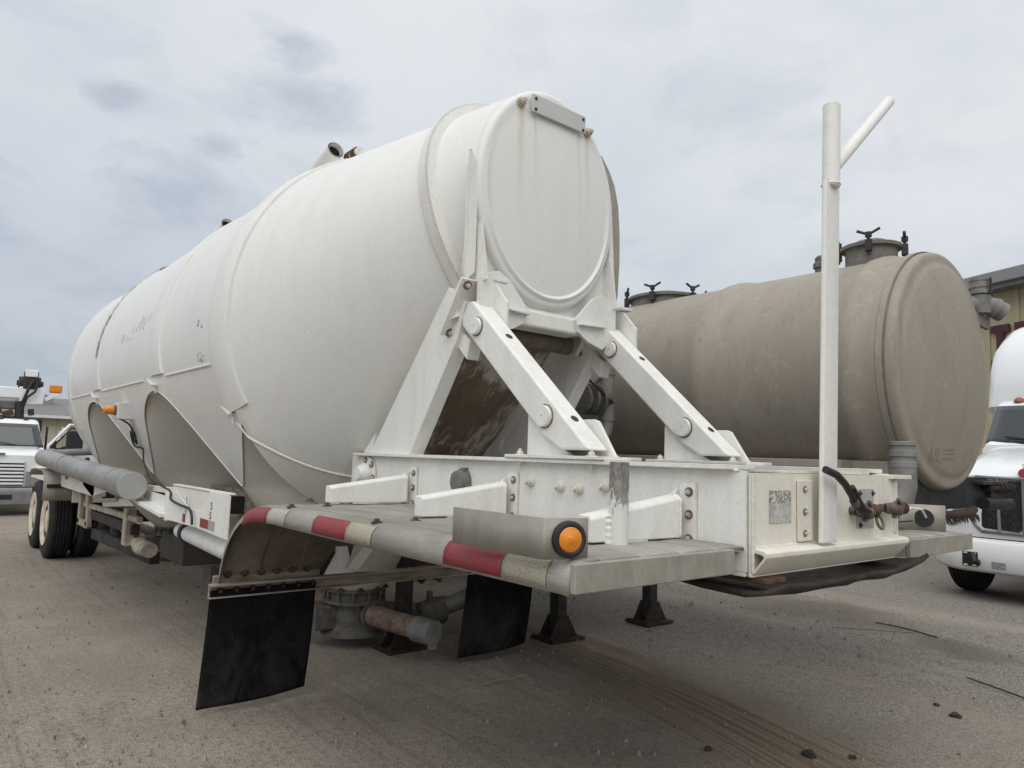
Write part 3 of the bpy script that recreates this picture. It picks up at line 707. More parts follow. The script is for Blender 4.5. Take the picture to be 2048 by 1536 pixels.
def braces():
    for bi, (bx, _, _) in enumerate(BR):
        W = 0.135; xm = bx+W/2
        top = V((xm, 3.40, 2.415)); bot = V((xm, 2.54, 1.66)); d = (bot-top).normalized(); nrm = V((0, d.z, -d.y))
        if nrm.z < 0: nrm = -nrm
        # brace tube with cut-off ends: upper end square, lower end cut level above the pad
        A = top - d*0.03; hgt = 0.085
        p_up0, p_lo0 = A+nrm*hgt, A-nrm*hgt-d*0.0
        zc_ = 1.645
        def down(p): return p + d*((zc_-p.z)/d.z)
        p_up1 = down(p_up0); p_lo1 = down(p_lo0)
        nose = p_lo1 - d*0.10
        poly = [p_up0, p_up1, p_lo1+V((0, -0.05, 0)), nose, p_lo0+d*0.02, A-nrm*hgt*0.6-d*0.02, A+nrm*hgt*0.6-d*0.035]
        m = MB(); m.prism([(bx, p.y, p.z) for p in poly], (W, 0, 0)); b = m.build('brace', 'white_paint', T, bevel=0.016, seg=4)
        for f_, rr in ((0.10, 0.050), (0.80, 0.055)):
            c = top.lerp(bot, f_); m = MB()
            m.lathe([(rr*1.12, -0.002), (rr*1.12, 0.004), (rr, 0.006)], (bx, c.y, c.z), (-1, 0, 0), 28)
            pn = m.build('pin_washer', 'rusty_bolt', T, smooth=35)
            m = MB(); m.lathe([(rr, 0.0), (rr, 0.020), (rr*0.93, 0.025), (0.006, 0.025), (0.004, 0.020), (0, 0.020)], (bx, c.y, c.z), (-1, 0, 0), 28)
            m.build('pin', 'white_paint', T, smooth=35)
        for f_ in (0.28, 0.90):      # slotted hand holes on the top face
            c = top.lerp(bot, f_) + nrm*(hgt+0.001) + V((0.0, 0, 0)); m = MB()
            m.lathe([(0.022, 0), (0.022, 0.0015), (0, 0.0015)], c, nrm, 16); m.build('drain_hole', 'dark_steel', T, smooth=30)
        # mounting plate square to the brace
        pc = V((xm-0.005, 3.478, 2.472)); u = V((0, 0.20, -0.296)).normalized()
        m = MB(); m.beam(pc-u*0.19+V((0.02, 0.025, 0)), pc+u*0.185+V((0.02, 0.025, 0)), 0.29, 0.022); plate = m.build('brace_plate', 'white_paint', T, bevel=0.003)
        nrm2 = V((0, -u.z, u.y))
        if nrm2.y > 0: nrm2 = -nrm2
        for a, b_ in ((-0.095, -0.155), (-0.085, 0.160), (0.135, -0.155)):
            bolt(T, pc+V((0.02+a, 0.025, 0))+u*b_+nrm2*0.012, nrm2, 0.016, 'rusty_white')
        # clevis lugs either side of the brace
        for xx in (bx-0.022, bx+W+0.006):
            m = MB(); q = pc+V((0, 0.02, 0))
            lug = [q-u*0.20, q-u*0.21+nrm2*0.05, q-u*0.17+nrm2*0.22, q-u*0.05+nrm2*0.30, q+u*0.06+nrm2*0.28, q+u*0.15+nrm2*0.10, q+u*0.15] if xx > bx else \
                  [q+u*0.02, q+u*0.02+nrm2*0.10, q+u*0.10+nrm2*0.26, q+u*0.20+nrm2*0.22, q+u*0.18]
            if xx < bx: continue
            m.prism([(xx, p.y, p.z) for p in lug], (0.016, 0, 0)); m.build('upper_lug', 'white_paint', T, bevel=0.004)
        m = MB(); q = pc; m.prism([(bx+0.03, p.y, p.z) for p in (q+u*0.13, q+u*0.13+nrm2*0.16, q+u*0.24+nrm2*0.20, q+u*0.22+nrm2*0.05)], (0.09, 0, 0)); m.build('lug_stop', 'white_paint', T, bevel=0.006)
        m = MB(); m.beam(pc-u*0.205+V((0.06, 0.0, 0.0)), pc-u*0.205+V((0.16, 0.0, 0.0)), 0.02, 0.07, side=(0, 0, 1)); m.build('plate_cap', 'white_paint', T, bevel=0.003)
        # lower clevis and pad on the beam
        for xx in (bx+0.045, bx+W+0.01):
            m = MB()
            lug = [(2.90, 1.616), (2.90, 1.84), (2.70, 1.80), (2.52, 1.80), (2.49, 1.79), (2.37, 1.616)] if xx > bx+0.1 else [(2.895, 1.616), (2.895, 1.83), (2.80, 1.80), (2.60, 1.64), (2.56, 1.616)]
            m.prism([(xx, y, z) for y, z in lug], (0.024, 0, 0)); m.build('lower_lug', 'white_paint', T, bevel=0.003)
        m = MB(); m.b2((bx-0.055, 2.26, 1.6005), (bx+0.21, 2.96, 1.617)); m.build('pad_plate', 'white_paint', T, bevel=0.003)
        for yy in (2.36, 2.87):
            bolt(T, (bx-0.025, yy, 1.617), (0, 0, 1), 0.016, 'yellowed_paint'); bolt(T, (bx-0.025, yy, 1.585), (0, 0, -1), 0.016, 'yellowed_paint')
    # back legs
    for s_ in (-1, 1):
        xo = X0+s_*0.605; xi = X0+s_*0.50
        face = [(4.50, 1.60), (3.98, 1.60), (3.50, 2.30), (3.44, 2.50), (3.62, 2.62)]
        m = MB(); m.prism([(xo, y, z) for y, z in face], (xi-xo, 0, 0)); m.build('support_leg', 'white_paint', T, bevel=0.006)
        m = MB(); m.prism([(xo-s_*0.004, 4.48, 1.60), (xo-s_*0.004, 4.60, 1.60), (xo-s_*0.004, 4.44, 1.74)], (-s_*0.10, 0, 0)); m.build('leg_gusset', 'white_paint', T, bevel=0.003)
braces()
m = MB(); og = [(3.86, 3.90), (3.95, 3.80), (4.01, 3.70), (4.055, 3.55), (4.075, 3.35), (4.08, 3.10), (4.065, 2.85), (4.02, 2.60)]
m.prism([(x, 3.72, z) for x, z in og]+[(x-0.16, 3.72, z) for x, z in og[::-1]], (0, 0.03, 0)); m.build('flange_web', 'streaked_aluminium', T, bevel=0.003)  # far side of the saddle flange; grey stands in for its shade and dirt

# ------------------------------------------------------------------ gooseneck frame
def frame():
    for s_ in (-1, 1):
        xo = X0+s_*0.605
        m = MB(); m.b2((min(xo, xo-s_*0.014), 1.57, 1.20), (max(xo, xo-s_*0.014), 4.75, 1.579)); web = m.build('beam_web', 'white_paint', T, bevel=0.002)
        m = MB(); m.b2((min(xo+s_*0.045, xo-s_*0.14), 1.62, 1.58), (max(xo+s_*0.045, xo-s_*0.14), 4.66, 1.60)); m.build('beam_flange', 'white_paint', T, bevel=0.003)
        m = MB(); m.b2((min(xo+s_*0.003, xo-s_*0.14), 1.575, 1.184), (max(xo+s_*0.003, xo-s_*0.14), 4.75, 1.199)); m.build('beam_flange', 'white_paint', T, bevel=0.003)
    m = MB(); m.b2((2.447, 1.548, 1.185), (3.652, 1.564, 1.571)); m.build('front_plate', 'yellowed_paint', T, bevel=0.002)
    m = MB(); m.b2((2.66, 1.565, 1.572), (3.44, 1.70, 1.584)); m.build('front_flange', 'yellowed_paint', T, bevel=0.002)
    m = MB(); m.b2((3.60, 1.52, 1.555), (3.79, 1.64, 1.575)); m.b2((3.648, 1.535, 1.27), (3.664, 1.60, 1.556)); m.build('corner_angle', 'yellowed_paint', T, bevel=0.003)
    # front lip (bent channel)
    prof = [(1.547, 1.292), (1.500, 1.286), (1.488, 1.278), (1.488, 1.262), (1.548, 1.19), (1.548, 1.205), (1.503, 1.262), (1.507, 1.268), (1.547, 1.276)]
    m = MB(); a = [V((2.45, y, z)) for y, z in prof]; b = [V((3.67 if y < 1.52 else 3.655, y, z)) for y, z in prof]
    n = len(prof); m.add(a+b, [tuple(range(n))[::-1], tuple(range(n, 2*n))]+[(i, (i+1) % n, n+(i+1) % n, n+i) for i in range(n)])
    m.build('front_lip', 'yellowed_paint', T, bevel=0.004)
    # kingpin plate, rusty, with turned-up front
    rows = []
    for y, z, x1, x2 in ((1.475, 1.150, 2.56, 3.86), (1.50, 1.128, 2.46, 3.82), (1.56, 1.118, 2.42, 3.78), (1.75, 1.125, 2.42, 3.74), (2.2, 1.165, 2.44, 3.66), (3.2, 1.18, 2.44, 3.66)):
        rows.append([(lerp(x1, x2, k/14), y+0.02*noise.noise(V((k*0.6, 1, 2))), z+0.012*noise.noise(V((k*0.5, y, 0)))+0.05*max(0, (k-9)/5)**2*(1 if y < 1.9 else 0)) for k in range(15)])
    m = MB(); m.grid(rows); m.build('kingpin_plate', 'rust_plate', T, smooth=50, solid=0.02)
    m = MB(); m.b2((2.47, 1.50, 1.165), (2.60, 1.70, 1.183)); m.build('shim_plate', 'rust', T, bevel=0.003)
    m = MB(); m.cyl((X0, 2.3, 1.02), (X0, 2.3, 1.16), 0.045, n=20); m.build('kingpin', 'dark_steel', T, smooth=40)
    # holes, bolts and covers on the left web
    for y, z in ((2.80, 1.482), (2.58, 1.468), (2.455, 1.465), (2.29, 1.483)):
        m = MB(); m.lathe([(0.026, 0), (0.026, 0.012), (0.02, 0.03), (0.02, 0.032), (0.012, 0.033), (0.012, 0.05), (0, 0.05)], (2.445, y, z), (-1, 0, 0), 18); m.build('stud_boss', 'yellowed_paint', T, smooth=35)
    m = MB(); m.lathe([(0.075, 0), (0.075, 0.02), (0.064, 0.04), (0.06, 0.055), (0.03, 0.062), (0, 0.062)], (2.445, 3.385, 1.455), (-1, 0, 0), 24)
    for k in range(4):
        a = k*pi/2+0.4; m.box((2.425, 3.385+0.07*cos(a), 1.455+0.07*sin(a)), (0.03, 0.03, 0.03))
    m.build('pipe_cap', 'tan_fitting', T, smooth=35)
    m = MB(); m.lathe([(0.115, 0), (0.115, 0.012), (0.07, 0.014), (0.07, 0.04), (0.045, 0.09), (0, 0.09)], (2.442, 4.50, 1.46), (-1, 0, 0), 28); fl = m.build('pipe_flange', 'white_paint', T, smooth=35)
    for k in range(6): bolt(T, (2.43, 4.50+0.092*cos(k*pi/3+0.3), 1.46+0.092*sin(k*pi/3+0.3)), (-1, 0, 0), 0.013)
    # outriggers carrying the deck
    for y in (3.94, 2.97, 1.865):
        m = MB(); rows = []
        for x, zt, zb in ((2.40, 1.474, 1.303), (1.885, 1.404, 1.308)):
            rows.append([(x, y-0.035, zb), (x, y-0.035, zt-0.015), (x, y-0.02, zt), (x, y+0.03, zt), (x, y+0.035, zt-0.01), (x, y+0.035, zb)])
        m.add(rows[0]+rows[1], [tuple(range(6)), tuple(range(6, 12))[::-1]]+[(i, (i+1) % 6, 6+(i+1) % 6, 6+i) for i in range(6)])
        m.b2((2.03, y-0.033, 1.297), (2.20, y+0.033, 1.312)); m.build('outrigger', 'white_paint', T, bevel=0.006)
        m = MB(); m.prism([(2.443, y-0.075, 1.27), (2.443, y-0.075, 1.525), (2.443, y-0.005, 1.525), (2.443, y+0.02, 1.49), (2.443, y+0.02, 1.27)], (-0.014, 0, 0))
        m.prism([(2.43, y+0.006, 1.27), (2.43, y+0.006, 1.50), (2.385, y+0.006, 1.47), (2.385, y+0.006, 1.27)], (0, 0.014, 0)); m.build('outrigger_bracket', 'white_paint', T, bevel=0.003)
        for z in (1.30, 1.395, 1.485): bolt(T, (2.429, y-0.045, z), (-1, 0, 0), 0.011, 'rusty_white')
    m = MB(); m.cyl((2.008, 1.815, 1.283), (2.008, 1.815, 1.597), 0.036, n=32); m.build('post_stub', 'scraped_steel', T, bevel=0.004)
    m = MB(); pts = [(1.972, 1.830, 1.30+0.1*i/12) for i in range(13)]; m.tube(pts, [0.014+0.004*sin(i*2.1) for i in range(13)], 8); m.tube([(2.044, 1.833, 1.30+0.11*i/12) for i in range(13)], [0.012+0.004*sin(i*2.4) for i in range(13)], 8); m.build('weld_bead', 'white_paint', T, smooth=60)
frame()
def weld(pts, r=0.006, mat='white_paint'):
    P = []
    for a, b in zip(pts[:-1], pts[1:]):
        a, b = V(a), V(b); n = max(2, int((b-a).length/0.012)); P += [a.lerp(b, i/n) for i in range(n)]
    P.append(V(pts[-1])); m = MB(); m.tube(P, [r*(0.8+0.35*abs(sin(i*1.9))+0.2*noise.noise(V((i*0.7, r*90, P[0].y)))) for i in range(len(P))], 7); return m.build('weld_bead', mat, T, smooth=70)
weld([(2.444, 4.50, 1.601), (2.444, 3.98, 1.601)]); weld([(2.447, 3.98, 1.602), (2.55, 3.98, 1.602)])
weld([(2.443, 1.60, 1.578), (2.443, 4.6, 1.578)], 0.005); weld([(2.449, 1.546, 1.20), (2.449, 1.546, 1.565)], 0.006, 'yellowed_paint')
weld([(2.46, 1.546, 1.292), (3.64, 1.546, 1.292)], 0.007, 'yellowed_paint'); weld([(3.645, 1.546, 1.30), (3.645, 1.546, 1.55)], 0.006, 'yellowed_paint')
for y in (3.94, 2.97, 1.865): weld([(2.383, y-0.038, 1.31), (2.383, y-0.038, 1.455), (2.383, y+0.0, 1.477)], 0.006)
weld([(X0-0.585, 3.423, 2.66), (X0-0.30, 3.423, 2.50)], 0.006); weld([(2.78, 3.375, 2.516), (3.32, 3.375, 2.516)], 0.006)
for bx in (2.445, 3.565): weld([(bx+0.043, 2.88, 1.619), (bx+0.043, 2.58, 1.619)], 0.005); weld([(bx+0.168, 2.88, 1.619), (bx+0.168, 2.37, 1.619)], 0.005)

# ------------------------------------------------------------------ deck and fenders
def fender(side):
    s_ = -1 if side == 'L' else 1
    def X(x): return x if s_ < 0 else 2*X0-x+0.10
    dz = 0.0 if s_ < 0 else -0.035
    mat = 'weathered_aluminium'
    # top profile along Y (flat deck, then curling down behind the tractor tyres)
    prof = [(1.575, 1.290), (1.62, 1.293), (2.4, 1.293), (3.2, 1.293), (3.75, 1.292), (4.05, 1.283)]
    for i in range(1, 15):
        a = pi/2*i/14*0.96; prof.append((4.05+0.66*sin(a), 0.745+0.538*cos(a)))
    # planks
    xe = [1.66, 1.86, 2.06, 2.26, 2.44]
    for k in range(4):
        m = MB(); rows = []
        for y, z in prof: rows.append([(X(xe[k]+0.004), y, z-0.006+dz), (X(xe[k]+0.012), y, z+0.003+dz), (X((xe[k]+xe[k+1])/2), y, z+0.004+dz), (X(xe[k+1]-0.012), y, z+0.003+dz), (X(xe[k+1]-0.004), y, z-0.006+dz)])
        m.grid(rows); m.build('deck_plank', mat, T, smooth=50, solid=0.008)
    # rolled edge rail
    m = MB(); rows = []
    for y, z in prof:
        q = max(0.0, min(1.0, (4.6-y)/0.9)) if y > 3.7 else 1.0
        drop = lerp(0.012, 0.062, q)
        dn = V((0, 0, -1))
        ring_ = [(1.664, 0.004), (1.625, 0.005), (1.590, 0.001), (1.562, -0.012), (1.545, -0.032), (1.540, -0.055), (1.540, -0.032-drop)]
        i = prof.index((y, z)); y0, z0 = prof[max(0, i-1)]; y1, z1 = prof[min(len(prof)-1, i+1)]
        t = V((0, y1-y0, z1-z0)).normalized(); nrm = V((0, -t.z, t.y))
        rows.append([tuple(V((X(x), y, z+dz))+nrm*o) for x, o in ring_])
    m.grid(rows); rail = m.build('edge_rail', mat, T, smooth=50, solid=0.006)
    # front bumper board
    m = MB(); x1, x2 = X(1.535), X(2.345)
    if s_ > 0: x1 = 4.66; x2 = 3.84
    m.b2((min(x1, x2), 1.552, 1.205+dz), (max(x1, x2), 1.576, 1.294+dz)); m.build('bumper_board', 'streaked_aluminium', T, bevel=0.005)
    if s_ > 0:
        m = MB(); m.b2((3.84, 1.58, 1.17), (3.856, 1.9, 1.255)); m.build('bumper_end', mat, T, bevel=0.003)
    if s_ < 0:      # reflector tape on the rolled edge
        for ya, yb, mt, nm in ((4.30, 3.96, 'red_reflector', 'red_tape'), (3.94, 3.70, 'faded_reflector', 'white_tape'), (3.36, 3.02, 'red_reflector', 'red_tape'), (3.015, 2.78, 'white_reflector', 'white_tape'),
                               (2.235, 1.90, 'red_reflector', 'red_tape'), (1.896, 1.68, 'white_reflector', 'white_tape')):
            m = MB(); rows = []
            for i in range(9):
                y = lerp(ya, yb, i/8); k = max(j for j in range(len(prof)) if prof[j][0] <= y); kk = min(k+1, len(prof)-1)
                z = lerp(prof[k][1], prof[kk][1], (y-prof[k][0])/max(1e-6, prof[kk][0]-prof[k][0]))
                rows.append([(1.566, y, z-0.0030), (1.555, y, z-0.0105), (1.5395, y, z-0.030), (1.5338, y, z-0.055), (1.5338, y, z-0.085)])
            m.grid(rows); m.build(nm, mt, T, smooth=60, solid=0.0015)
        for x, y in ((1.60, 3.77), (1.815, 3.795), (1.60, 2.85), (1.81, 2.87), (2.3, 2.2), (1.9, 4.2)):
            bolt(T, (x, y, 1.300), (0, 0, 1), 0.014, 'rust', 'deck_bolt', False)
        m = MB(); pf = prof[5:]; rows = [[(x, y-0.010, z-0.022) for x in (1.575, 1.9, 2.43)] for y, z in [(1.6, 1.293), (3.0, 1.292)]+pf]; m.grid(rows); m.build('fender_liner', 'fender_dust', T, smooth=50, solid=0.003)
        # under-fender ribs and bolted rear angle
        for x in (1.80, 2.08):
            m = MB(); rows = [[(x-0.012, y-0.010, z-0.026), (x+0.012, y-0.010, z-0.026)] for y, z in prof[4:]]
            m.grid(rows); m.build('fender_rib', 'fender_dust', T, smooth=50, solid=0.004)
        m = MB(); m.b2((1.515, 4.690, 0.735), (2.22, 4.704, 0.815)); m.build('fender_bracket', 'hanger_paint', T, bevel=0.004)
        for k in range(6): bolt(T, (1.60+0.105*k, 4.688, 0.825), (0, -1, 0), 0.016, 'rust')
for sd_ in ('L', 'R'): fender(sd_)
# mudflap hanger bar, struts and flaps
m = MB(); m.b2((1.485, 4.655, 0.695), (4.30, 4.675, 0.76)); m.b2((1.485, 4.60, 0.76), (4.30, 4.675, 0.772)); m.b2((1.485, 4.63, 0.685), (4.30, 4.675, 0.695)); m.build('flap_hanger', 'hanger_paint', T, bevel=0.003)
for k in range(7): bolt(T, (1.55+0.10*k, 4.652, 0.727), (0, -1, 0), 0.012, 'rust')
m = MB(); m.prism([(2.22, 4.63, 0.775), (2.44, 4.63, 0.775), (2.36, 4.63, 1.03), (2.30, 4.63, 1.28), (2.24, 4.63, 1.28), (2.30, 4.63, 0.92)], (0, 0.014, 0)); m.build('hanger_strut', 'white_paint', T, bevel=0.003)
m = MB(); m.beam((2.42, 4.62, 0.80), (2.62, 4.45, 1.18), 0.09, 0.012, side=(1, 0, 0)); m.build('hanger_strut', 'white_paint', T, bevel=0.003)
def flap(x0, x1, zt, zb, skew, lab=None):
    m = MB(); rows = []
    for i in range(25):
        t = i/24; z = lerp(zt, zb, t); rows.append([(lerp(x0, x1, k/24)+skew*t, 4.645+0.03*t*t+0.026*t*sin(k/24*5+t*2), z+0.03*t*(k/24)) for k in range(25)])
    m.grid(rows); o = m.build('mud_flap', 'mudflap_rubber', T, smooth=60, solid=0.010); return o
flap(1.490, 2.170, 0.735, 0.025, -0.02)
flap(3.43, 4.10, 0.72, 0.05, -0.035)
# marker lamp board
def lamp_board(sd_):
    if sd_ == 'L': P = [(1.492, 2.118), (1.500, 1.655), (1.640, 1.608)]; mt = 'streaked_aluminium'; z0, z1 = 1.297, 1.421
    else: P = [(3.86, 2.12), (4.42, 1.75), (4.47, 1.62)]; mt = 'streaked_aluminium'; z0, z1 = 1.262, 1.41
    m = MB(); a = [(x, y) for x, y in P]
    pts = []
    d0 = V((a[1][0]-a[0][0], a[1][1]-a[0][1], 0)); L0 = d0.length
    rows = [[(x, y, z0) for x, y in a], [(x, y, z1) for x, y in a]]
    # rounded fold
    def path():
        A, B, C = [V((x, y, 0)) for x, y in a]; r = 0.008
        u = (A-B).normalized(); v = (C-B).normalized(); out_ = [A]
        for i in range(7):
            t = i/6; out_.append((B+u*r)*(1-t)**2+B*2*t*(1-t)+(B+v*r)*t*t)
        return out_+[C]
    pth = path(); m.grid([[(p.x, p.y, z0) for p in pth], [(p.x, p.y, z1) for p in pth]])
    o = m.build('lamp_board', mt, T, smooth=50, solid=0.005)
    if sd_ == 'L':
        c = V((1.575, 1.627, 1.358)); ax = V((-0.34, -1, 0)).normalized()
        m = MB(); m.lathe([(0.056, 0.0), (0.056, 0.012), (0.052, 0.018), (0.044, 0.020), (0.0395, 0.017)], c, ax, 40); g = m.build('marker_lamp', 'black_plastic', T, smooth=40)
        m = MB(); m.lathe([(0.0395, 0.012), (0.038, 0.018), (0.030, 0.023), (0.015, 0.025), (0.010, 0.0285), (0, 0.029)], c, ax, 40); m.build('lamp_lens', 'amber_lens', g, smooth=40)
    else:
        c = V((4.43, 1.69, 1.335)); m = MB(); m.lathe([(0.05, 0), (0.05, 0.006), (0, 0.006)], (4.425, 1.715, 1.335), (-0.93, -0.3, 0), 24); m.build('lamp_hole', 'black_plastic', T, smooth=40)
        m = MB(); m.tube([(4.415, 1.70, 1.34), (4.36, 1.70, 1.385), (4.27, 1.72, 1.395), (4.17, 1.75, 1.35), (4.0, 1.80, 1.315), (3.8, 1.85, 1.31)], 0.006, 8); m.build('lamp_wire', 'box_white', T, smooth=60)
        m = MB(); m.tube([(4.17, 1.74, 1.345), (4.1, 1.74, 1.32), (4.26, 1.71, 1.325)], 0.004, 8); m.tube([(4.17, 1.75, 1.35), (4.0, 1.80, 1.315), (3.7, 1.85, 1.31)], 0.007, 8); m.build('lamp_wire', 'black_plastic', T, smooth=60)
lamp_board('L'); lamp_board('R')

# ------------------------------------------------------------------ front fittings: post, gladhands, labels
def post():
    b = V((2.917, 1.500, 1.297)); t = V((2.998, 1.500, 3.185)); j = b.lerp(t, 0.855)
    m = MB(); d = (t-b).normalized(); prof = []
    hx, hy, r = 0.060, 0.011, 0.008
    for (cx, cy, a0) in ((hx-r, hy-r, 0), (-hx+r, hy-r, 90), (-hx+r, -hy+r, 180), (hx-r, -hy+r, 270)):
        for k in range(4): a = rad(a0+30*k); prof.append((cx+r*cos(a), cy+r*sin(a)))
    n = len(prof); rows = [[tuple(b.lerp(t, q)+V((x, y, 0))) for x, y in prof] for q in (0, 0.05, 0.4, 0.815)]
    m.grid(rows, closed=True); m.add(rows[0], [tuple(range(n))]); m.add(rows[-1], [tuple(range(n))]); pm = m.build('post', 'white_paint', T, smooth=40)
    m = MB(); m.tube([b.lerp(t, 0.80), b.lerp(t, 0.86), b.lerp(t, 1.0)], [0.0365, 0.0365, 0.0365], 28); m.build('post_tube', 'white_paint', T, bevel=0.003)
    m = MB(); m.tube(arc(b.lerp(t, 0.806), 0.036, 0, 2*pi, 24, (1, 0, 0), (0, 1, 0)), 0.005, 8, caps=False); m.build('weld_bead', 'white_paint', T, smooth=60)
    e = V((3.575, 1.50, 3.405)); m = MB(); s0 = b.lerp(t, 0.845)+V((0.01, 0, 0))
    m.tube([s0, e], 0.027, 24); m.build('post_branch', 'white_paint', T, bevel=0.003)
    m = MB(); m.b2((2.845, 1.535, 1.303), (2.862, 1.546, 1.546)); m.b2((2.76, 1.533, 1.303), (2.862, 1.546, 1.546)); m.build('post_angle', 'yellowed_paint', T, bevel=0.003)
    for z in (1.335, 1.42, 1.51): bolt(T, (2.80, 1.533, z), (0, -1, 0), 0.008, 'rusty_white')
post()
def gladhand(c, hose):
    c = V(c); m = MB(); k = 0.66; D = lambda x, y, z: c+V((x*k, y*k, z*k))
    m.cyl(D(-0.075, 0.05, 0), D(-0.075, -0.03, 0), 0.028*k, n=18)
    m.tube([D(-0.075, -0.03, 0), D(-0.05, -0.06, 0.0), D(0.0, -0.075, -0.005), D(0.04, -0.07, -0.005)], [0.034*k, 0.042*k, 0.046*k, 0.038*k], 18)
    m.lathe([(0.05*k, -0.025*k), (0.055*k, 0), (0.05*k, 0.025*k), (0.03*k, 0.034*k), (0, 0.034*k)], D(0.04, -0.065, 0), (0.3, -1, 0), 22)
    m.box(D(0.0, -0.10, 0.04), (0.10*k, 0.02*k, 0.022*k), Matrix.Rotation(0.5, 3, 'Y'))
    m.box(D(-0.02, -0.08, -0.045), (0.09*k, 0.03*k, 0.016*k), Matrix.Rotation(-0.3, 3, 'Y'))
    g = m.build('gladhand', 'old_casting', T, smooth=40)
    m = MB(); m.lathe([(0.022*k, 0), (0.024*k, 0.018*k), (0.045*k, 0.045*k), (0.045*k, 0.055*k), (0, 0.05*k)], D(0.075, -0.06, 0), (1, -0.1, 0), 18); m.build('gladhand_seal', 'rust', g, smooth=40)
gladhand((3.265, 1.545, 1.415), True); gladhand((3.545, 1.54, 1.422), False)
m = MB(); m.b2((3.27, 1.538, 1.335), (3.425, 1.548, 1.512)); sp = m.build('valve_plate', 'grey_sheet', T, bevel=0.006)
for x, z in ((3.285, 1.49), (3.41, 1.49), (3.285, 1.35)): bolt(T, (x, 1.540, z), (0, -1, 0), 0.007, 'dark_steel')
def hose():
    m = MB(); pts = [(2.80, 1.445, 1.592), (2.88, 1.44, 1.572), (2.97, 1.45, 1.535), (3.05, 1.46, 1.485), (3.11, 1.47, 1.44), (3.17, 1.475, 1.415), (3.22, 1.48, 1.405)]
    P = []
    for i in range(len(pts)-1):
        for k in range(5): P.append(V(pts[i]).lerp(V(pts[i+1]), k/5))
    m.tube(P, 0.015, 14); m.tube([p+V((0.016, -0.01, 0.010)) for p in P[12:]], 0.010, 10); m.tube([(3.06, 1.455, 1.52), (3.10, 1.455, 1.46), (3.15, 1.46, 1.43)], [0.005, 0.014, 0.014], 10)
    m.build('air_hose', 'black_plastic', T, smooth=60)
    m = MB(); m.tube([(3.075, 1.465, 1.468), (3.10, 1.467, 1.448)], 0.019, 12); m.build('hose_tape', 'old_casting', T, smooth=40)
    m = MB(); m.tube(arc((3.37, 1.49, 1.365), 0.028, 0, 2*pi, 16, (1, 0, 0), (0, 0.3, 1)), 0.007, 8, caps=False); m.build('cable_loop', 'cast_grey', T, smooth=60)
hose()
m = MB(); m.b2((2.562, 1.5445, 1.380), (2.718, 1.5475, 1.455)); m.build('label_plate', 'label_grey', T)
m = MB(); m.b2((2.562, 1.5455, 1.458), (2.718, 1.5475, 1.505)); m.build('label_residue', 'torn_label', T)
# head plate and plugs
m = MB(); m.b2((2.832, 3.338, 3.770), (3.302, 3.352, 3.885)); m.build('head_plate', 'plate_grey', T, bevel=0.002)
for x, z in ((2.86, 3.86), (2.86, 3.79), (3.28, 3.86), (3.28, 3.785)): bolt(T, (x, 3.338, z), (0, -1, 0), 0.006, 'dark_steel', 'rivet', False)
for x, z in ((2.765, 3.815), (3.352, 3.80)):
    m = MB(); m.lathe([(0.033, 0), (0.033, 0.010), (0.024, 0.012), (0.024, 0.032), (0.015, 0.036), (0.015, 0.05), (0, 0.051)], (x, 3.375, z), (0, -1, 0), 10); m.build('head_plug', 'rusty_white', T, smooth=30)

# ------------------------------------------------------------------ on top of the tank
def top_bits():
    for (y0, x0, z0_, ln) in ((5.55, 2.55, 4.02, 0.62), (8.25, 2.55, 4.0, 0.7), (11.05, 2.60, 3.97, 0.6)):
        m = MB(); p1 = V((x0, y0, z0_+0.11)); p0 = V((x0, y0+ln, z0_-0.04))
        m.tube([p0, p0.lerp(p1, 0.55)], [0.062, 0.062], 20); m.tube([p0.lerp(p1, 0.57), p1], [0.072, 0.072], 20, caps=False); m.tube([p0.lerp(p1, 0.57), p1], [0.060, 0.060], 20, caps=False)
        t = m.build('vent_tube', 'tank_paint', T, smooth=40)
        m = MB(); m.lathe([(0.061, 0), (0, 0.0)], p1-(p1-p0).normalized()*0.05, p1-p0, 20); m.build('vent_bore', 'cab_dark', t, smooth=40)
    m = MB(); m.b2((2.50, 5.0, 3.86), (2.62, 11.2, 3.915)); m.build('walkway_rail', 'tank_paint', T, bevel=0.008)
    m = MB(); m.cyl((2.55, 5.30, 3.98), (2.55, 5.23, 3.98), 0.045, n=18); m.cyl((2.55, 5.20, 3.98), (2.55, 5.14, 3.98), 0.045, n=18); m.build('rusty_coupler', 'rust', T, smooth=40)
    m = MB(); m.cyl((2.55, 5.33, 3.98), (2.55, 5.11, 3.98), 0.034, n=18); m.tube([(2.55, 5.13, 4.0), (2.52, 5.0, 3.96)], 0.006, 8); m.build('coupler_pipe', 'tank_paint', T, smooth=40)
    for y in (7.8, 10.2):
        m = MB(); m.lathe([(0.30, 3.9), (0.30, 4.05), (0.33, 4.06), (0.33, 4.09), (0.1, 4.13), (0, 4.13)], (X0+0.15, y, 0), (0, 0, 1), 32); m.build('manhole', 'tank_paint', T, smooth=35)
    # chipped paint sealant line on the rear ring
    m = MB(); rows = []
    for k in range(90):
        th = rad(lerp(2, 74, k/89)); rr = R1+0.033; ww = 0.02+0.05*abs(noise.noise(V((k*0.23, 3, 0))))
        for j, q in enumerate((-1, 1)): pass
        yc = 9.40+0.03*noise.noise(V((k*0.15, 9, 0)))
        rows.append([(X0-rr*cos(th), yc-ww, 2.526+rr*sin(th)), (X0-(rr+0.004)*cos(th), yc, 2.526+(rr+0.004)*sin(th)), (X0-rr*cos(th), yc+ww, 2.526+rr*sin(th))])
    m.grid(rows); m.build('sealant_strip', 'peeling_sealant', T, smooth=60)
top_bits()
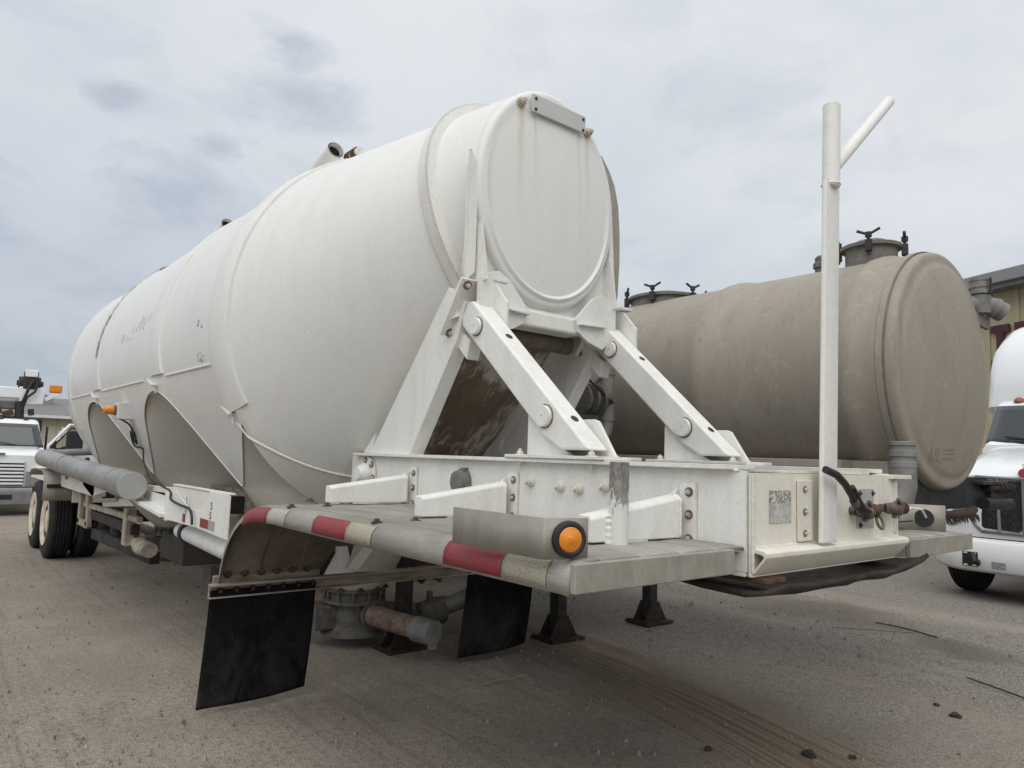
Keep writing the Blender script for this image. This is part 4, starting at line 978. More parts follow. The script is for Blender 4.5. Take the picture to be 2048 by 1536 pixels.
def surf(Y, z, o=0.004): return V((X0-hw(Y, z)-o, Y, z))
def lettering():
    # worn-off remains of lettering (unreadable ticks) on the barrel side
    rnd = random.Random(11)
    m = MB(); m2 = MB()
    for k in range(18):
        f = k/17; Y = lerp(8.40, 7.18, f); z = lerp(2.60, 2.74, f)*1.0+rnd.uniform(-0.02, 0.02)
        hh = rnd.uniform(0.015, 0.05); wdt = rnd.uniform(0.008, 0.022)
        if k in (5, 6, 7, 12, 13, 14, 17): 
            a = surf(Y, z-0.03); m.add([surf(Y+wdt, z-hh*0.5), surf(Y-wdt, z-hh*0.4), surf(Y-wdt*0.7, z+hh*0.1), surf(Y+wdt*0.2, z-hh*0.1)], [(0, 1, 2, 3)])
        if rnd.random() < 0.45: m2.add([surf(Y+0.012, z+0.02), surf(Y, z+0.02), surf(Y-0.02, z+0.02+hh*2), surf(Y-0.012, z+0.02+hh*2.2)], [(0, 1, 2, 3)])
    m.build('lettering_remnant', 'decal_faint', T, kind='stuff'); m2.build('lettering_remnant', 'decal_faint', T, kind='stuff')
    m = MB()
    for k in range(14):
        Y = 5.62+rnd.uniform(-0.14, 0.14); z = rnd.choice((2.27, 2.50))+rnd.uniform(-0.04, 0.04); s_ = rnd.uniform(0.006, 0.018)
        m.add([surf(Y+s_, z), surf(Y-s_, z-s_*0.3), surf(Y-s_*0.4, z+s_*1.6), surf(Y+s_*0.5, z+s_)], [(0, 1, 2, 3)])
    m.build('lettering_remnant', 'decal_faint', T, kind='stuff')
lettering()
def beacon():
    c = surf(8.25, 2.0, 0.0)
    m = MB(); m.b2((c.x-0.09, 8.18, 1.86), (c.x+0.14, 8.36, 2.03)); b = m.build('beacon_box', 'box_white', T, bevel=0.008)
    o = V((c.x-0.09, 8.27, 1.95)); m = MB(); m.lathe([(0.050, 0), (0.050, 0.025), (0.042, 0.028)], o, (-1, 0, 0), 24); m.build('beacon_base', 'cast_grey', T, smooth=35)
    m = MB(); m.lathe([(0.046, 0.026), (0.046, 0.09), (0.038, 0.108), (0, 0.112)], o, (-1, 0, 0), 24); m.build('beacon_lens', 'amber_lens', T, smooth=35)
    pts = [V((c.x-0.05, 8.30, 1.87)), surf(8.36, 1.80, 0.02), surf(8.50, 1.66, 0.02), surf(8.42, 1.62, 0.03), surf(8.30, 1.72, 0.03), surf(8.48, 1.74, 0.02), surf(8.62, 1.60, 0.02), surf(8.36, 1.58, 0.02), V((1.88, 8.3, 1.55)), V((1.80, 7.9, 1.45)), V((1.70, 7.3, 1.36)),
           V((1.62, 6.8, 1.315)), V((1.60, 6.35, 1.28)), V((1.60, 6.1, 1.255)), V((1.575, 5.98, 1.20)), V((1.575, 5.72, 1.175)), V((1.575, 5.50, 1.165)), V((1.573, 5.42, 1.12)), V((1.573, 5.40, 1.06))]
    P = []
    for i in range(len(pts)-1):
        p0, p1, p2, p3 = pts[max(0, i-1)], pts[i], pts[i+1], pts[min(len(pts)-1, i+2)]
        for k in range(6):
            t = k/6; P.append(0.5*((2*p1)+(p2-p0)*t+(2*p0-5*p1+4*p2-p3)*t*t+(3*p1-p0-3*p2+p3)*t**3))
    P.append(pts[-1]); m = MB(); m.tube(P, 0.009, 8); m.build('beacon_cable', 'black_plastic', T, smooth=60)
beacon()

# ------------------------------------------------------------------ running gear and chassis behind the hoppers
def chassis():
    # front side panel of the sub-frame
    m = MB(); m.prism([(1.60, 4.75, 1.02), (1.60, 4.75, 1.30), (1.60, 5.15, 1.305), (1.60, 5.32, 1.16), (1.60, 5.60, 1.16), (1.60, 5.95, 1.27), (1.60, 6.22, 1.27), (1.60, 6.22, 1.03), (1.60, 5.4, 1.04)], (0.012, 0, 0)); m.build('side_panel', 'white_paint', T, bevel=0.003)
    m = MB(); m.prism([(1.618, 4.95, 1.10), (1.618, 4.95, 1.295), (1.618, 6.10, 1.295), (1.618, 6.10, 1.10)], (0.006, 0, 0)); m.build('apron_plate', 'beige_paint', T, bevel=0.002)
    m = MB(); m.b2((1.613, 4.8, 1.30), (1.66, 6.1, 1.312)); m.build('panel_shelf', 'beige_paint', T, bevel=0.003)
    m = MB(); m.b2((1.597, 6.16, 1.02), (1.66, 6.24, 1.28)); m.build('panel_post', 'white_paint', T, bevel=0.005)
    m = MB(); m.prism([(1.66, 6.24, 1.03), (1.66, 6.24, 1.19), (1.66, 7.1, 1.21), (1.66, 7.9, 1.19), (1.66, 7.9, 1.10)], (0.012, 0, 0)); m.build('side_panel', 'white_paint', T, bevel=0.003)
    m = MB(); m.beam((1.64, 6.2, 1.06), (1.64, 8.9, 1.235), 0.16, 0.03, side=(1, 0, 0)); m.build('sloped_rail', 'white_paint', T, bevel=0.004)
    m = MB(); m.beam((1.70, 6.25, 1.245), (1.70, 7.25, 1.225), 0.05, 0.05); m.build('tube_rest', 'beige_paint', T, bevel=0.006)
    m = MB(); m.prism([(1.62, 8.5, 1.12), (1.62, 8.5, 1.30), (1.62, 9.9, 1.32), (1.62, 9.9, 1.12), (1.62, 9.3, 1.02)], (0.012, 0, 0)); m.build('side_panel', 'white_paint', T, bevel=0.003)
    for ya, yb, mt in ((5.72, 5.66, 'red_reflector'), (5.30, 5.12, 'red_reflector'), (5.12, 5.0, 'faded_reflector')):
        m = MB(); m.b2((1.5955, yb, 1.055), (1.5985, ya, 1.115)); m.build('side_reflector', mt, T)
    for s_ in (-1, 1):
        m = MB(); m.b2((X0+s_*0.55-0.05, 4.7, 0.95), (X0+s_*0.55+0.05, 14.6, 1.22)); m.build('frame_rail', 'hanger_paint', T, bevel=0.006)
    for y in (6.9, 9.3, 11.4, 13.9):
        m = MB(); m.b2((1.72, y-0.05, 1.0), (4.38, y+0.05, 1.16)); m.build('cross_member', 'under_steel', T, bevel=0.005)
    m = MB(); m.b2((1.62, 9.2, 1.02), (1.74, 14.6, 1.20)); m.build('frame_rail', 'white_paint', T, bevel=0.006)
    # spring hanger with window
    m = MB(); m.prism([(1.70, 9.9, 0.62), (1.70, 10.0, 1.10), (1.70, 10.55, 1.14), (1.70, 10.55, 1.02), (1.70, 10.1, 0.98), (1.70, 10.05, 0.62)], (0.05, 0, 0))
    m.prism([(1.70, 10.45, 0.62), (1.70, 10.45, 1.02), (1.70, 10.56, 1.02), (1.70, 10.56, 0.62)], (0.05, 0, 0)); m.b2((1.70, 9.95, 0.60), (1.75, 10.56, 0.68)); m.build('spring_hanger', 'shade_paint', T, bevel=0.006)
    m = MB(); m.beam((1.74, 10.3, 0.86), (1.74, 7.6, 0.90), 0.06, 0.05); m.build('spring_beam', 'shade_paint', T, bevel=0.006)
    m = MB(); m.beam((1.78, 10.8, 0.76), (1.78, 7.9, 0.78), 0.08, 0.10); m.build('spring_beam', 'under_steel', T, bevel=0.006)
    m = MB(); m.b2((1.70, 7.95, 0.62), (1.79, 8.10, 0.98)); m.build('drop_post', 'shade_paint', T, bevel=0.008)
    m = MB(); m.tube([(1.95, 9.3, 0.70), (1.88, 8.3, 0.66), (1.80, 7.75, 0.63), (1.80, 7.40, 0.64)], [0.06, 0.065, 0.072, 0.07], 20); m.build('discharge_elbow', 'shade_paint', T, smooth=45)
    m = MB(); m.prism([(1.78, 6.95, 0.64), (1.78, 7.0, 0.80), (1.78, 6.7, 0.86), (1.78, 6.3, 0.86), (1.78, 6.3, 0.64)], (0.4, 0, 0)); m.build('valve_box', 'under_steel', T, bevel=0.01)
    m = MB(); m.tube([(1.72, 6.15, 0.945), (1.72, 4.75, 0.90)], 0.062, 22); m.build('discharge_pipe', 'box_white', T, smooth=45)
    m = MB(); m.ring([(0.060, -0.03), (0.075, -0.03), (0.075, 0.03), (0.060, 0.03)], (1.72, 5.98, 0.94), (0, 1, 0.03), 22); m.build('pipe_clamp', 'black_plastic', T, smooth=45)
    for y in (9.2, 9.9):
        m = MB(); m.lathe([(0.0, -0.09), (0.10, -0.09), (0.13, -0.05), (0.13, 0.05), (0.10, 0.09), (0, 0.09)], (1.95, y, 0.66), (0, 1, -0.2), 22); m.build('brake_chamber', 'dark_steel', T, smooth=40)
    for y in (12.2, 13.5):
        m = MB(); m.cyl((1.8, y, 0.52), (4.3, y, 0.52), 0.07, n=18); m.build('axle', 'under_steel', T, smooth=40)
    m = MB(); m.beam((1.8, 9.9, 0.55), (2.0, 8.0, 0.48), 0.10, 0.12); m.build('torque_arm', 'under_steel', T, bevel=0.006)
    # numbers on the side panel
chassis()
def decals():
    def txt(body, p, size, mat, rot=(pi/2, 0, -pi/2)):
        cu = bpy.data.curves.new('glyph', 'FONT'); cu.body = body; cu.size = size; cu.extrude = 0.001
        o = bpy.data.objects.new('glyph', cu); COL.objects.link(o)
        dg = bpy.context.evaluated_depsgraph_get(); me = bpy.data.meshes.new_from_object(o.evaluated_get(dg)); bpy.data.objects.remove(o)
        me.materials.clear(); me.materials.append(MATS[mat])
        q = bpy.data.objects.new('side_number', me); COL.objects.link(q); q.parent = T; q.rotation_euler = rot; q.location = V(p)-wloc(T); return q
    for y in (5.66, 5.10):
        txt('5', (1.596, y, 1.19), 0.07, 'decal_dark'); txt('5', (1.596, y+0.01, 1.125), 0.07, 'decal_red' if y < 5.5 else 'decal_dark')
decals()
def wheel(y, x, s_=-1):
    prof = [(0.30, -0.12), (0.345, -0.14), (0.45, -0.145), (0.495, -0.128), (0.515, -0.105)]
    t0 = -0.105
    for g in (-0.062, -0.021, 0.021, 0.062):
        prof += [(0.52, g-0.008), (0.505, g-0.006), (0.505, g+0.006), (0.52, g+0.008)]
    prof += [(0.515, 0.105), (0.495, 0.128), (0.45, 0.145), (0.36, 0.14), (0.30, 0.13)]
    m = MB(); m.lathe([(0, -0.125), (0.14, -0.128), (0.16, -0.118), (0.24, -0.120), (0.29, -0.140), (0.335, -0.155), (0.335, -0.14), (0.30, -0.12), (0.29, 0.13)], (x, y, 0.50), (1, 0, 0), 44)
    r = m.build('wheel', 'rim_paint', T, smooth=35)
    m = MB(); m.lathe(prof, (x, y, 0.50), (1, 0, 0), 64); m.build('tyre', 'tyre_rubber', r, smooth=30)
for y in (12.2, 13.5):
    for x in (1.71, 2.06, 4.04, 4.39): wheel(y, x)
def rear_fender():
    for s_ in (-1, 1):
        def X(x): return x if s_ < 0 else 2*X0-x
        m = MB(); prof = [(11.50, 0.83), (11.48, 1.0), (11.50, 1.12), (11.58, 1.19), (11.75, 1.225), (12.5, 1.23), (12.9, 1.20), (13.0, 1.12)]
        m.grid([[(X(lerp(1.42, 2.05, k/4)), y, z) for k in range(5)] for y, z in prof]); m.build('wheel_fender', 'streaked_aluminium', T, smooth=40, solid=0.008)
        if s_ < 0:
            m = MB(); m.b2((1.46, 11.45, 1.0), (2.2, 11.475, 1.05)); m.build('fender_strap', 'rust_plate', T, bevel=0.004)
            m = MB(); m.b2((1.72, 11.40, 1.06), (1.86, 11.43, 1.14)); m.build('fender_bracket', 'rust_plate', T, bevel=0.004)
            m = MB(); m.b2((1.70, 11.05, 0.83), (2.25, 11.07, 1.3)); m.build('fender_stay', 'beige_paint', T, bevel=0.004)
rear_fender()
def hose_tube():
    p0 = V((1.50, 6.90, 1.255)); p1 = V((1.50, 12.3, 1.385)); d = (p1-p0).normalized()
    m = MB(); m.tube([p0, p0+d*0.55], [0.122, 0.122], 36); m.tube([p0+d*0.55, p1], [0.116, 0.116], 36); t = m.build('hose_tube', 'galvanised', T, smooth=40)
    m = MB(); m.lathe([(0.121, 0), (0.116, 0.006), (0, 0.008)], p0+d*0.002, -d, 36); m.build('tube_cap', 'grey_sheet', T, smooth=40)
    for f_ in (0.10, 0.62):
        m = MB(); m.ring([(0.116, -0.012), (0.126, -0.012), (0.126, 0.012), (0.116, 0.012)], p0.lerp(p1, f_), d, 36)
        m.box(p0.lerp(p1, f_)+V((0, 0, -0.14)), (0.03, 0.02, 0.06)); m.build('tube_clamp', 'galvanised', T, smooth=40)
    m = MB(); m.tube([p1+V((0.02, 0.1, 0.06)), p1+V((0.65, -0.6, 0.12))], 0.05, 16); m.build('hose_end', 'pipe_dusty', T, smooth=40)
hose_tube()
# ------------------------------------------------------------------ product discharge line under the first hopper
def discharge():
    y0 = HOP[0][0]
    for i, h in enumerate(HOP):
        y = h[0]
        m = MB(); m.lathe([(0.240, 0.465), (0.262, 0.465), (0.262, 0.445), (0.225, 0.44), (0.225, 0.375), (0.262, 0.37), (0.262, 0.345), (0.20, 0.34)], (X0, y, 0), (0, 0, 1), 40)
        m.build('outlet_valve', 'cast_grey', T, smooth=35)
        for k in range(12):
            a = k*pi/6; m = MB(); m.box((X0+0.245*cos(a), y+0.245*sin(a), 0.407), (0.022, 0.022, 0.085)); m.build('clamp_bolt', 'cast_grey', T, bevel=0.003)
        m = MB(); m.lathe([(0.20, 0.345), (0.20, 0.16), (0.235, 0.12), (0.27, 0.105), (0.27, 0.085), (0, 0.085)], (X0, y, 0), (0, 0, 1), 36); m.build('aerator_tee', 'cast_grey', T, smooth=35)
        m = MB(); m.b2((X0-0.38, y-0.06, 0.14), (X0-0.18, y+0.20, 0.33)); m.build('tee_box', 'cast_grey', T, bevel=0.012)
    for k in range(10):
        a = k*2*pi/10; bolt(T, (X0+0.255*cos(a), y0+0.255*sin(a), 0.465), (0, 0, 1), 0.02, 'rust', 'bolt', False)
    m = MB(); m.tube([(X0, 13.2, 0.26), (X0, y0+0.2, 0.26)], 0.075, 20); m.build('product_pipe', 'mottled_rust', T, smooth=40)
    m = MB(); m.tube([(X0+0.03, y0-0.15, 0.26), (X0+0.16, 4.93, 0.24)], 0.085, 22); m.build('product_pipe', 'mottled_rust', T, smooth=40)
    m = MB()
    for q in (0.17, 0.235): m.ring([(0.085, -0.012), (0.125, -0.012), (0.125, 0.012), (0.085, 0.012)], (X0+0.03+q*0.15, y0-q, 0.258), (0.16, -1, 0), 24)
    m.build('pipe_coupling', 'cast_grey', T, smooth=35)
    m = MB(); m.tube([(X0+0.15, 4.98, 0.24), (X0+0.19, 4.80, 0.235)], [0.10, 0.095], 22); m.box((X0+0.19, 4.82, 0.16), (0.05, 0.05, 0.09)); m.build('end_cap', 'pipe_dusty', T, smooth=40)
    m = MB(); m.lathe([(0.09, -0.12), (0.12, -0.10), (0.12, 0.10), (0.09, 0.12)], (X0+0.55, y0-0.35, 0.24), (1, 0.15, 0.15), 20); m.box((X0+0.50, y0-0.40, 0.37), (0.04, 0.04, 0.14)); m.box((X0+0.62, y0-0.36, 0.36), (0.14, 0.03, 0.03)); m.tube([(X0+0.1, y0-0.1, 0.28), (X0+0.55, y0-0.33, 0.25)], 0.07, 18); m.build('side_valve', 'cast_grey', T, smooth=35)
    m = MB(); m.tube([(X0+0.62, y0-0.34, 0.26), (X0+0.86, y0-0.45, 0.36), (X0+1.0, y0-0.6, 0.50), (X0+1.1, y0-0.65, 0.75)], 0.075, 18); m.build('side_hose', 'pipe_dusty', T, smooth=40)
    m = MB(); m.tube([(X0+0.20, y0+0.05, 0.78), (X0+0.42, y0-0.25, 0.64), (X0+0.50, y0-0.35, 0.58)], [0.05, 0.09, 0.10], 16); m.tube([(X0+0.50, y0-0.36, 0.58), (X0+0.60, y0-0.42, 0.52)], 0.02, 8); m.build('actuator', 'rust', T, smooth=40)
    m = MB(); m.tube([(X0-0.2, y0-0.05, 0.72), (X0-0.5, y0+0.1, 0.58)], [0.07, 0.05], 14); m.tube([(X0-0.45, y0+0.05, 0.6), (X0-0.55, y0, 0.5)], 0.015, 8); m.build('actuator', 'rust', T, smooth=40)
discharge()
def landing_leg(parent, x, y, top, mat='rust_plate', w_=0.11):
    m = MB(); m.b2((x-w_/2, y-w_/2, 0.03), (x+w_/2, y+w_/2, top)); leg = m.build('landing_leg', 'dark_steel', parent, bevel=0.006)
    m = MB(); m.b2((x-0.20, y-0.15, -0.012), (x+0.20, y+0.15, 0.012))
    for sy in (-1, 1):
        m.prism([(x-0.17, y+sy*0.065, 0.012), (x-0.055, y+sy*0.065, 0.20), (x+0.055, y+sy*0.065, 0.20), (x+0.17, y+sy*0.065, 0.012)], (0, sy*0.012, 0))
    m.prism([(x-0.19, y-0.14, 0.012), (x-0.19, y+0.14, 0.012), (x-0.19, y+0.14, 0.03), (x-0.19, y-0.14, 0.03)], (0.012, 0, 0)); m.build('leg_foot', mat, leg, bevel=0.003)
landing_leg(T, 3.30, 5.36, 1.0)

# ================================================================== TAN TANK TRAILER
TX, TZ, TR = 6.06, 2.37, 0.91
U = thing('vacuum_tank_trailer', 'dusty tan cylindrical tank trailer with clamped manholes parked right of the white tanker', 'trailer', (TX, 6.0, 0))
def tan():
    m = MB(); n = 96; rows = []
    prof = [(2.235, TR), (2.245, TR+0.012), (2.285, TR+0.012), (2.295, TR), (2.335, TR)]
    yy = 2.38
    prof += [(2.42, TR), (2.45, TR+0.022), (2.50, TR+0.026), (2.55, TR+0.022), (2.58, TR), (3.70, TR), (3.74, TR+0.022), (3.80, TR+0.028), (3.86, TR+0.022), (3.90, TR), (6.2, TR), (6.24, TR+0.022), (6.3, TR+0.028), (6.36, TR+0.022), (6.40, TR), (10.5, TR)]
    m.grid([[(TX+r*cos(2*pi*k/n), y, TZ+r*sin(2*pi*k/n)) for k in range(n)] for y, r in prof], closed=True)
    m.build('tank_shell', 'tan_tank_shell', U, smooth=50)
    hp = [(TR, 2.235), (TR-0.003, 2.190), (TR-0.012, 2.172), (TR-0.028, 2.163), (TR-0.05, 2.160), (TR-0.075, 2.158), (TR-0.10, 2.150), (TR-0.115, 2.138), (TR-0.14, 2.130)]
    for i in range(1, 14):
        q = 1-i/13; hp.append(((TR-0.14)*q if i < 13 else 0.001, 2.130-0.11*(1-q*q)))
    m = MB(); m.grid([[(TX+r*cos(2*pi*k/n), y, TZ+r*sin(2*pi*k/n)) for k in range(n)] for r, y in hp], closed=True); m.build('tank_head', 'tan_tank_shell', U, smooth=50)
    m = MB(); m.tube([(TX+(TR+0.008)*cos(2*pi*k/72), 2.232, TZ+(TR+0.008)*sin(2*pi*k/72)) for k in range(73)], 0.005, 6); m.build('head_seam', 'tan_fitting', U, smooth=60)
    m = MB(); m.b2((TX-0.55, 2.3, 1.50), (TX-0.47, 10.4, 1.62)); m.b2((TX-0.80, 2.6, 1.60), (TX-0.40, 10.4, 1.66)); m.build('tank_skid', 'tan_tank_shell', U, bevel=0.006)
    m = MB(); m.prism([(TX-0.62, 2.35, 1.66), (TX-0.35, 2.35, 1.66), (TX-0.35, 2.35, 1.35), (TX-0.62, 2.35, 1.35)], (0, 0.3, 0)); m.build('tank_saddle', 'tan_tank_shell', U, bevel=0.008)
    # navy frame
    for s_ in (-1, 1):
        m = MB(); m.b2((TX+s_*0.45-0.06, 2.4, 1.12), (TX+s_*0.45+0.06, 10.6, 1.42)); m.build('frame_rail', 'navy_steel', U, bevel=0.008)
    m = MB(); m.b2((TX-0.62, 2.24, 1.31), (TX+1.05, 2.40, 1.56)); m.build('front_beam', 'navy_steel', U, bevel=0.008)
    m = MB(); m.b2((TX+1.0, 2.20, 1.30), (TX+1.25, 2.5, 1.50)); m.b2((TX+0.7, 2.16, 1.50), (TX+1.28, 2.4, 1.53)); m.build('front_bracket', 'dark_steel', U, bevel=0.008)
    m = MB(); m.cyl((TX+0.9, 2.20, 1.475), (TX+1.45, 2.18, 1.475), 0.03, n=16)
    for q in (0.22, 0.32, 0.42, 0.5): m.cyl((TX+0.88+q, 2.19, 1.475), (TX+0.91+q, 2.19, 1.475), 0.045, n=16)
    m.build('screw_jack', 'rust_plate', U, smooth=35)
    m = MB(); m.cyl((TX+0.8, 2.2, 1.345), (TX+1.36, 2.18, 1.335), 0.05, n=18); m.build('pivot_tube', 'black_plastic', U, smooth=35)
    m = MB(); rnd = random.Random(4); P = [(TX-0.35, 2.16, 1.285), (TX+0.0, 2.15, 1.278), (TX+0.35, 2.15, 1.285), (TX+0.5, 2.17, 1.305)]
    m.tube(P, [0.02, 0.032, 0.04, 0.03], 12)
    for k in range(70):
        x = TX-0.30+0.75*rnd.random(); m.tube([(x, 2.13, 1.27), (x+rnd.uniform(-0.03, 0.03), 2.11, 1.225+rnd.uniform(-0.015, 0.02))], [0.006, 0.0015], 5)
    m.build('frayed_strap', 'brown_strap', U, smooth=60)
    m = MB(); m.b2((TX-1.2, 2.45, 1.08), (TX-0.55, 2.55, 1.28)); m.build('outrigger', 'dark_steel', U, bevel=0.006)
    # lugged manholes
    def manhole(x, y, r, zt, nl, nm='manhole'):
        zb = TZ+sqrt(TR*TR-(x-TX)**2)-0.08
        m = MB(); m.lathe([(r, zb), (r, zt)], (x, y, 0), (0, 0, 1), 36); h = m.build(nm, 'tan_fitting', U, smooth=35)
        m = MB(); m.lathe([(r+0.01, zt), (r+0.035, zt), (r+0.035, zt+0.028), (r-0.02, zt+0.034), (r*0.6, zt+0.075), (r*0.2, zt+0.095), (0, zt+0.098)], (x, y, 0), (0, 0, 1), 36); m.build('manhole_lid', 'tan_fitting', h, smooth=35)
        for k in range(nl):
            a = 2*pi*k/nl+0.35; c = V((x+(r+0.05)*cos(a), y+(r+0.05)*sin(a), zt)); tg = V((-sin(a), cos(a), 0)); m = MB()
            m.box(c+V((0, 0, -0.02)), (0.05, 0.05, 0.09), Matrix.Rotation(a, 3, 'Z')); m.cyl(c+V((0, 0, -0.09)), c+V((0, 0, 0.09)), 0.013, n=10)
            m.cyl(c+V((0, 0, 0.05)), c+V((0, 0, 0.09)), 0.026, n=10)
            m.tube([c+tg*0.085+V((0, 0, 0.115)), c+V((0, 0, 0.07)), c-tg*0.085+V((0, 0, 0.108))], 0.012, 8); m.build('lid_clamp', 'dark_steel', h, smooth=35)
    manhole(TX+0.02, 2.72, 0.20, 3.42, 4); manhole(TX+0.02, 4.88, 0.36, 3.30, 6)
    m = MB(); m.lathe([(0.05, 3.2), (0.05, 3.33), (0.065, 3.33), (0.065, 3.37), (0.05, 3.38), (0.05, 3.42), (0.03, 3.44), (0, 3.44)], (TX-0.05, 3.12, 0), (0, 0, 1), 18); m.build('relief_valve', 'cast_grey', U, smooth=35)
    # fitting on the head: cross with cam caps
    c = V((6.77, 2.13, 2.985)); m = MB()
    m.lathe([(0.07, -0.12), (0.074, 0.0), (0.074, 0.03)], c+V((-0.03, 0, 0.04)), (0, 0, 1), 24)
    m.tube([c+V((-0.12, 0.12, 0.0)), c+V((0.0, 0.0, 0.0)), c+V((0.06, -0.05, -0.015)), c+V((0.075, -0.063, -0.02))], [0.078, 0.082, 0.075, 0.075], 24, caps=False)
    fb = m.build('inlet_cross', 'pipe_dusty', U, smooth=40)
    ax = V((0.62, -0.52, -0.42)).normalized(); e = c+V((0.06, -0.05, -0.015)); m = MB(); m.lathe([(0.08, 0), (0.086, 0.012), (0.086, 0.035), (0.072, 0.04), (0.072, 0.06), (0.080, 0.065), (0.080, 0.10), (0.064, 0.101), (0.060, 0.015), (0, 0.015)], e, ax, 28); m.build('hose_adapter', 'pipe_dusty', fb, smooth=35)
    m = MB(); m.lathe([(0.066, 0.02), (0.085, 0.026), (0.085, 0.05), (0.07, 0.055), (0.07, 0.075), (0.077, 0.08), (0.077, 0.13), (0.082, 0.135), (0.082, 0.155), (0.055, 0.157), (0.055, 0.147), (0, 0.147)], c+V((-0.03, 0, 0.055)), (0, 0, 1), 28); m.build('cam_cap', 'pipe_dusty', fb, smooth=35)
    m = MB(); m.beam(c+V((-0.08, -0.085, 0.08)), c+V((-0.075, -0.09, 0.20)), 0.022, 0.012); m.tube(arc(c+V((-0.08, -0.10, 0.07)), 0.022, 0, 2*pi, 14, (1, 0, 0), (0, 0, 1)), 0.006, 6, caps=False); m.build('cam_lever', 'dark_steel', fb, smooth=35)
    m = MB(); m.beam(c+V((-0.26, 0.05, -0.10)), c+V((0.05, -0.02, -0.16)), 0.03, 0.10, side=(0, 1, 0)); m.build('fitting_bracket', 'tan_fitting', U, bevel=0.004)
    # ribbed suction elbow at the lower left of the head
    m = MB(); ctr = V((4.86, 2.0, 0)); prof = [(0.076, 1.78), (0.079, 1.777), (0.079, 1.755), (0.070, 1.75), (0.070, 1.725), (0.080, 1.72), (0.080, 1.685), (0.071, 1.68), (0.071, 1.655), (0.080, 1.65), (0.080, 1.615), (0.072, 1.61)]
    m.lathe([(0.06, 1.78)]+prof, ctr, (0, 0, 1), 30); m.build('hose_cuff', 'pipe_dusty', U, smooth=35)
    P = [(4.86, 2.0, 1.62), (4.86, 2.0, 1.50), (4.84, 2.02, 1.38), (4.76, 2.10, 1.27), (4.62, 2.25, 1.19), (4.45, 2.45, 1.16)]
    m = MB(); m.tube(P, [0.077, 0.079, 0.080, 0.080, 0.078, 0.075], 30); m.build('suction_elbow', 'pipe_dusty', U, smooth=45)
    # side pipe stack with gate valve, seen between the white braces
    m = MB(); P = [(4.90, 4.6, 2.95), (4.90, 4.6, 1.98)]+[(4.90-0.20+0.20*cos(a), 4.6, 1.95-0.20*sin(a)) for a in [rad(q) for q in range(0, 95, 10)]]+[(4.45, 4.6, 1.75)]
    m.tube(P, 0.069, 24); m.build('side_pipe', 'pipe_dusty', U, smooth=45)
    for z in (2.40, 1.98):
        m = MB(); m.ring([(0.067, -0.02), (0.077, -0.02), (0.077, 0.02), (0.067, 0.02)], (4.90, 4.6, z), (0, 0, 1), 24); m.build('pipe_joint', 'pipe_dusty', U, smooth=40)
    m = MB(); m.cyl((4.90, 4.6, 2.16), (4.55, 4.6, 2.12), 0.085, n=20)
    for x in (4.78, 4.68, 4.58): m.cyl((x, 4.6, 2.14), (x-0.03, 4.6, 2.14), 0.14, n=20)
    m.tube([(4.70, 4.55, 2.28), (4.74, 4.5, 2.36), (4.66, 4.5, 2.38)], 0.018, 8); m.build('gate_valve', 'cast_grey', U, smooth=35)
    m = MB(); m.tube([(4.4, 4.45, 2.36), (4.88, 4.5, 2.12)], 0.010, 8); m.build('valve_rod', 'dark_steel', U, smooth=40)
    m = MB(); m.tube([(4.0, 4.45, 1.62), (4.22, 4.55, 1.74), (4.45, 4.6, 1.75)], 0.085, 22, caps=False); m.tube([(4.0, 4.45, 1.62), (4.22, 4.55, 1.74)], 0.07, 22, caps=False); m.build('pipe_mouth', 'tan_tank_shell', U, smooth=45)
    m = MB(); m.cyl((4.1, 5.0, 1.9), (4.1, 5.6, 2.0), 0.18, n=20); m.b2((4.0, 4.7, 1.0), (5.3, 6.0, 1.6)); m.build('pump_unit', 'cab_dark', U, bevel=0.02)
    m = MB(); m.b2((4.55, 4.85, 0.95), (6.6, 4.99, 1.12)); m.build('cross_member', 'dark_steel', U, bevel=0.006)
    landing_leg(U, 4.66, 4.92, 1.0); landing_leg(U, 5.93, 4.92, 1.0)
    # wheels far back
    for x in (5.15, 5.5, 6.6, 6.95):
        for y in (8.6, 9.9):
            m = MB(); m.lathe([(0.0, -0.10), (0.29, -0.12), (0.36, -0.14), (0.48, -0.14), (0.52, -0.10), (0.52, 0.10), (0.48, 0.14), (0.36, 0.14), (0.29, 0.12), (0, 0.10)], (x, y, 0.51), (1, 0, 0), 40); m.build('wheel', 'tyre_rubber', U, smooth=35)
    for y in (8.6, 9.9):
        m = MB(); m.cyl((5.1, y, 0.51), (7.0, y, 0.51), 0.06, n=14); m.build('axle', 'dark_steel', U, smooth=40)
    for y in (8.6, 9.9):
        for s_ in (-1, 1):
            m = MB(); m.b2((TX+s_*0.45-0.05, y-0.3, 0.50), (TX+s_*0.45+0.05, y+0.3, 1.13)); m.build('axle_hanger', 'dark_steel', U, bevel=0.006)
    # scrawled mark on the head
    m = MB(); 
    def hp_(x, z):
        r = sqrt((x-TX)**2+(z-TZ)**2); q = min(1.0, r/(TR-0.14)); return V((x, 2.130-0.11*(1-q*q)-0.002, z))
    for pl in ([(5.64, 1.76), (5.63, 1.69), (5.66, 1.67), (5.69, 1.70), (5.70, 1.76)], [(5.73, 1.765), (5.73, 1.67), (5.79, 1.67)], [(5.82, 1.755), (5.96, 1.76)], [(5.84, 1.725), (5.98, 1.73)], [(5.83, 1.69), (6.0, 1.695)]):
        m.tube([hp_(*p) for p in pl], 0.0016, 6)
    m.build('scrawl', 'tan_fitting', U, smooth=60)
tan()

